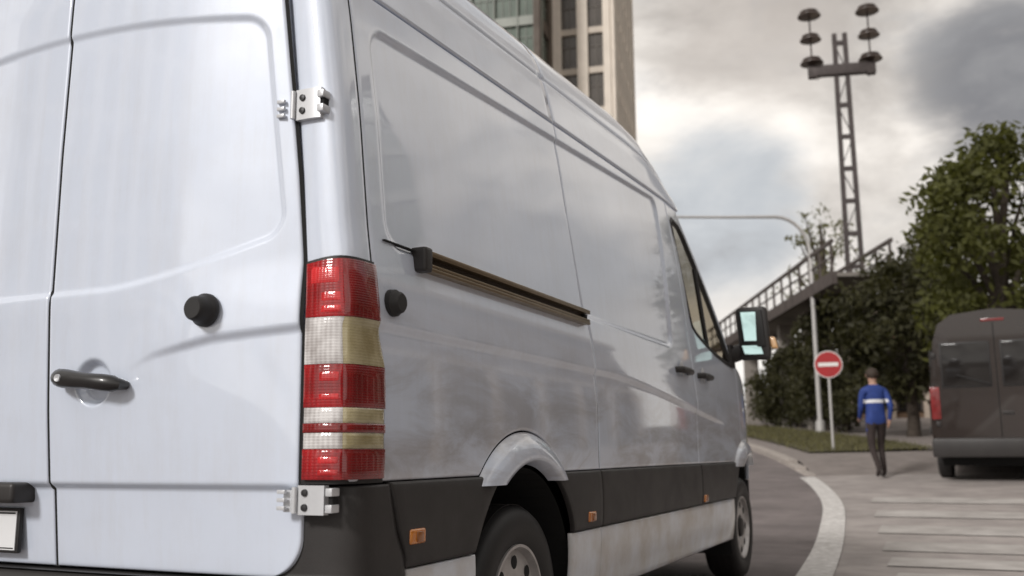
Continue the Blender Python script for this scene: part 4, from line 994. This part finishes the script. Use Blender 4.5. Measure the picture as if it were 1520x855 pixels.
keys = list(J); me = bpy.data.meshes.new('body'); me.from_pydata([J[k][:3] for k in keys], [(keys.index(a), keys.index(b_)) for a, b_ in Ed], [])
tmp = bpy.data.objects.new('body', me); COL.objects.link(tmp); md = tmp.modifiers.new('s', 'SKIN')
for i_, k in enumerate(keys): me.skin_vertices[0].data[i_].radius = (J[k][3]*(1.18 if k in ('chest', 'waist') else 1), J[k][3]*(.86 if k in ('chest', 'waist', 'pel') else 1))
me.skin_vertices[0].data[0].use_root = True; md.use_smooth_shade = True
sb_ = tmp.modifiers.new('d', 'SUBSURF'); sb_.levels = 2; sb_.render_levels = 2
dg = bpy.context.evaluated_depsgraph_get(); bme = bpy.data.meshes.new_from_object(tmp.evaluated_get(dg)); bpy.data.objects.remove(tmp)
body = bpy.data.objects.new('body', bme); COL.objects.link(body); body.parent = per
bme.materials.clear()
for M_ in (mat('jacket_blue', (.018, .045, .21), rough=.75, var=.2, vscale=8, bump=.3, bscale=25), mat('trousers', (.030, .020, .018), rough=.85, var=.2, vscale=9), mat('skin', (.42, .25, .18), rough=.5), mat('shoe', (.03, .022, .02), rough=.5), mat('stripe_white', (.72, .72, .74), rough=.7)): bme.materials.append(M_)
for p_ in bme.polygons:
    c_ = p_.center; arm = abs(c_.x) > .165 and c_.z < 1.45 or (abs(c_.x) > .14 and 1.0 < c_.z < 1.45); i_ = 0
    if c_.z > 1.525: i_ = 2
    elif c_.z < .115 or (c_.y < -.2 and c_.z < .16 and abs(c_.x) < .2): i_ = 3
    elif abs(c_.x) < .165 and c_.z < .88: i_ = 1
    elif abs(c_.x) > .165 and (c_.z < .94 if c_.x > 0 else c_.y > .205 and c_.z < 1.1): i_ = 2
    elif 1.22 < c_.z < 1.275 and abs(c_.x) < .19: i_ = 4
    p_.material_index = i_; p_.use_smooth = True
hairm = mat('hair', (.035, .022, .014), rough=.7, bump=.5, bscale=60)
b = MB(); bmesh.ops.create_icosphere(b.bm, subdivisions=3, radius=.106)
for v_ in b.bm.verts:
    v_.co.z *= 1.08
    if v_.co.y > .045 and v_.co.z < .045: v_.co *= .82
    if v_.co.z < -.06: v_.co *= .86
b.build('hair', hairm, per, smooth=True, loc=(0, .036, 1.695))
b = MB(); b.tube([(0, .135, 1.70), (0, .158, 1.665), (0, .140, 1.655)], [.010, .016, .010], 8); b.build('nose', MATS['skin'], per, smooth=True)
for sx in (-1, 1):
    b = MB(); b.tube([(sx*.085, .04, 1.70), (sx*.103, .03, 1.69), (sx*.09, .04, 1.65)], [.012, .016, .009], 8); b.build('ear', MATS['skin'], per, smooth=True)
    b = MB(); bmesh.ops.create_icosphere(b.bm, subdivisions=2, radius=.012); b.build('eye', mat('eye', (.05, .04, .035), rough=.2), per, smooth=True, loc=(sx*.034, .136, 1.70))
boxpart('mouth', (-.024, .128, 1.618), (.024, .136, 1.626), mat('lips', (.33, .14, .12), rough=.5), per, .002)
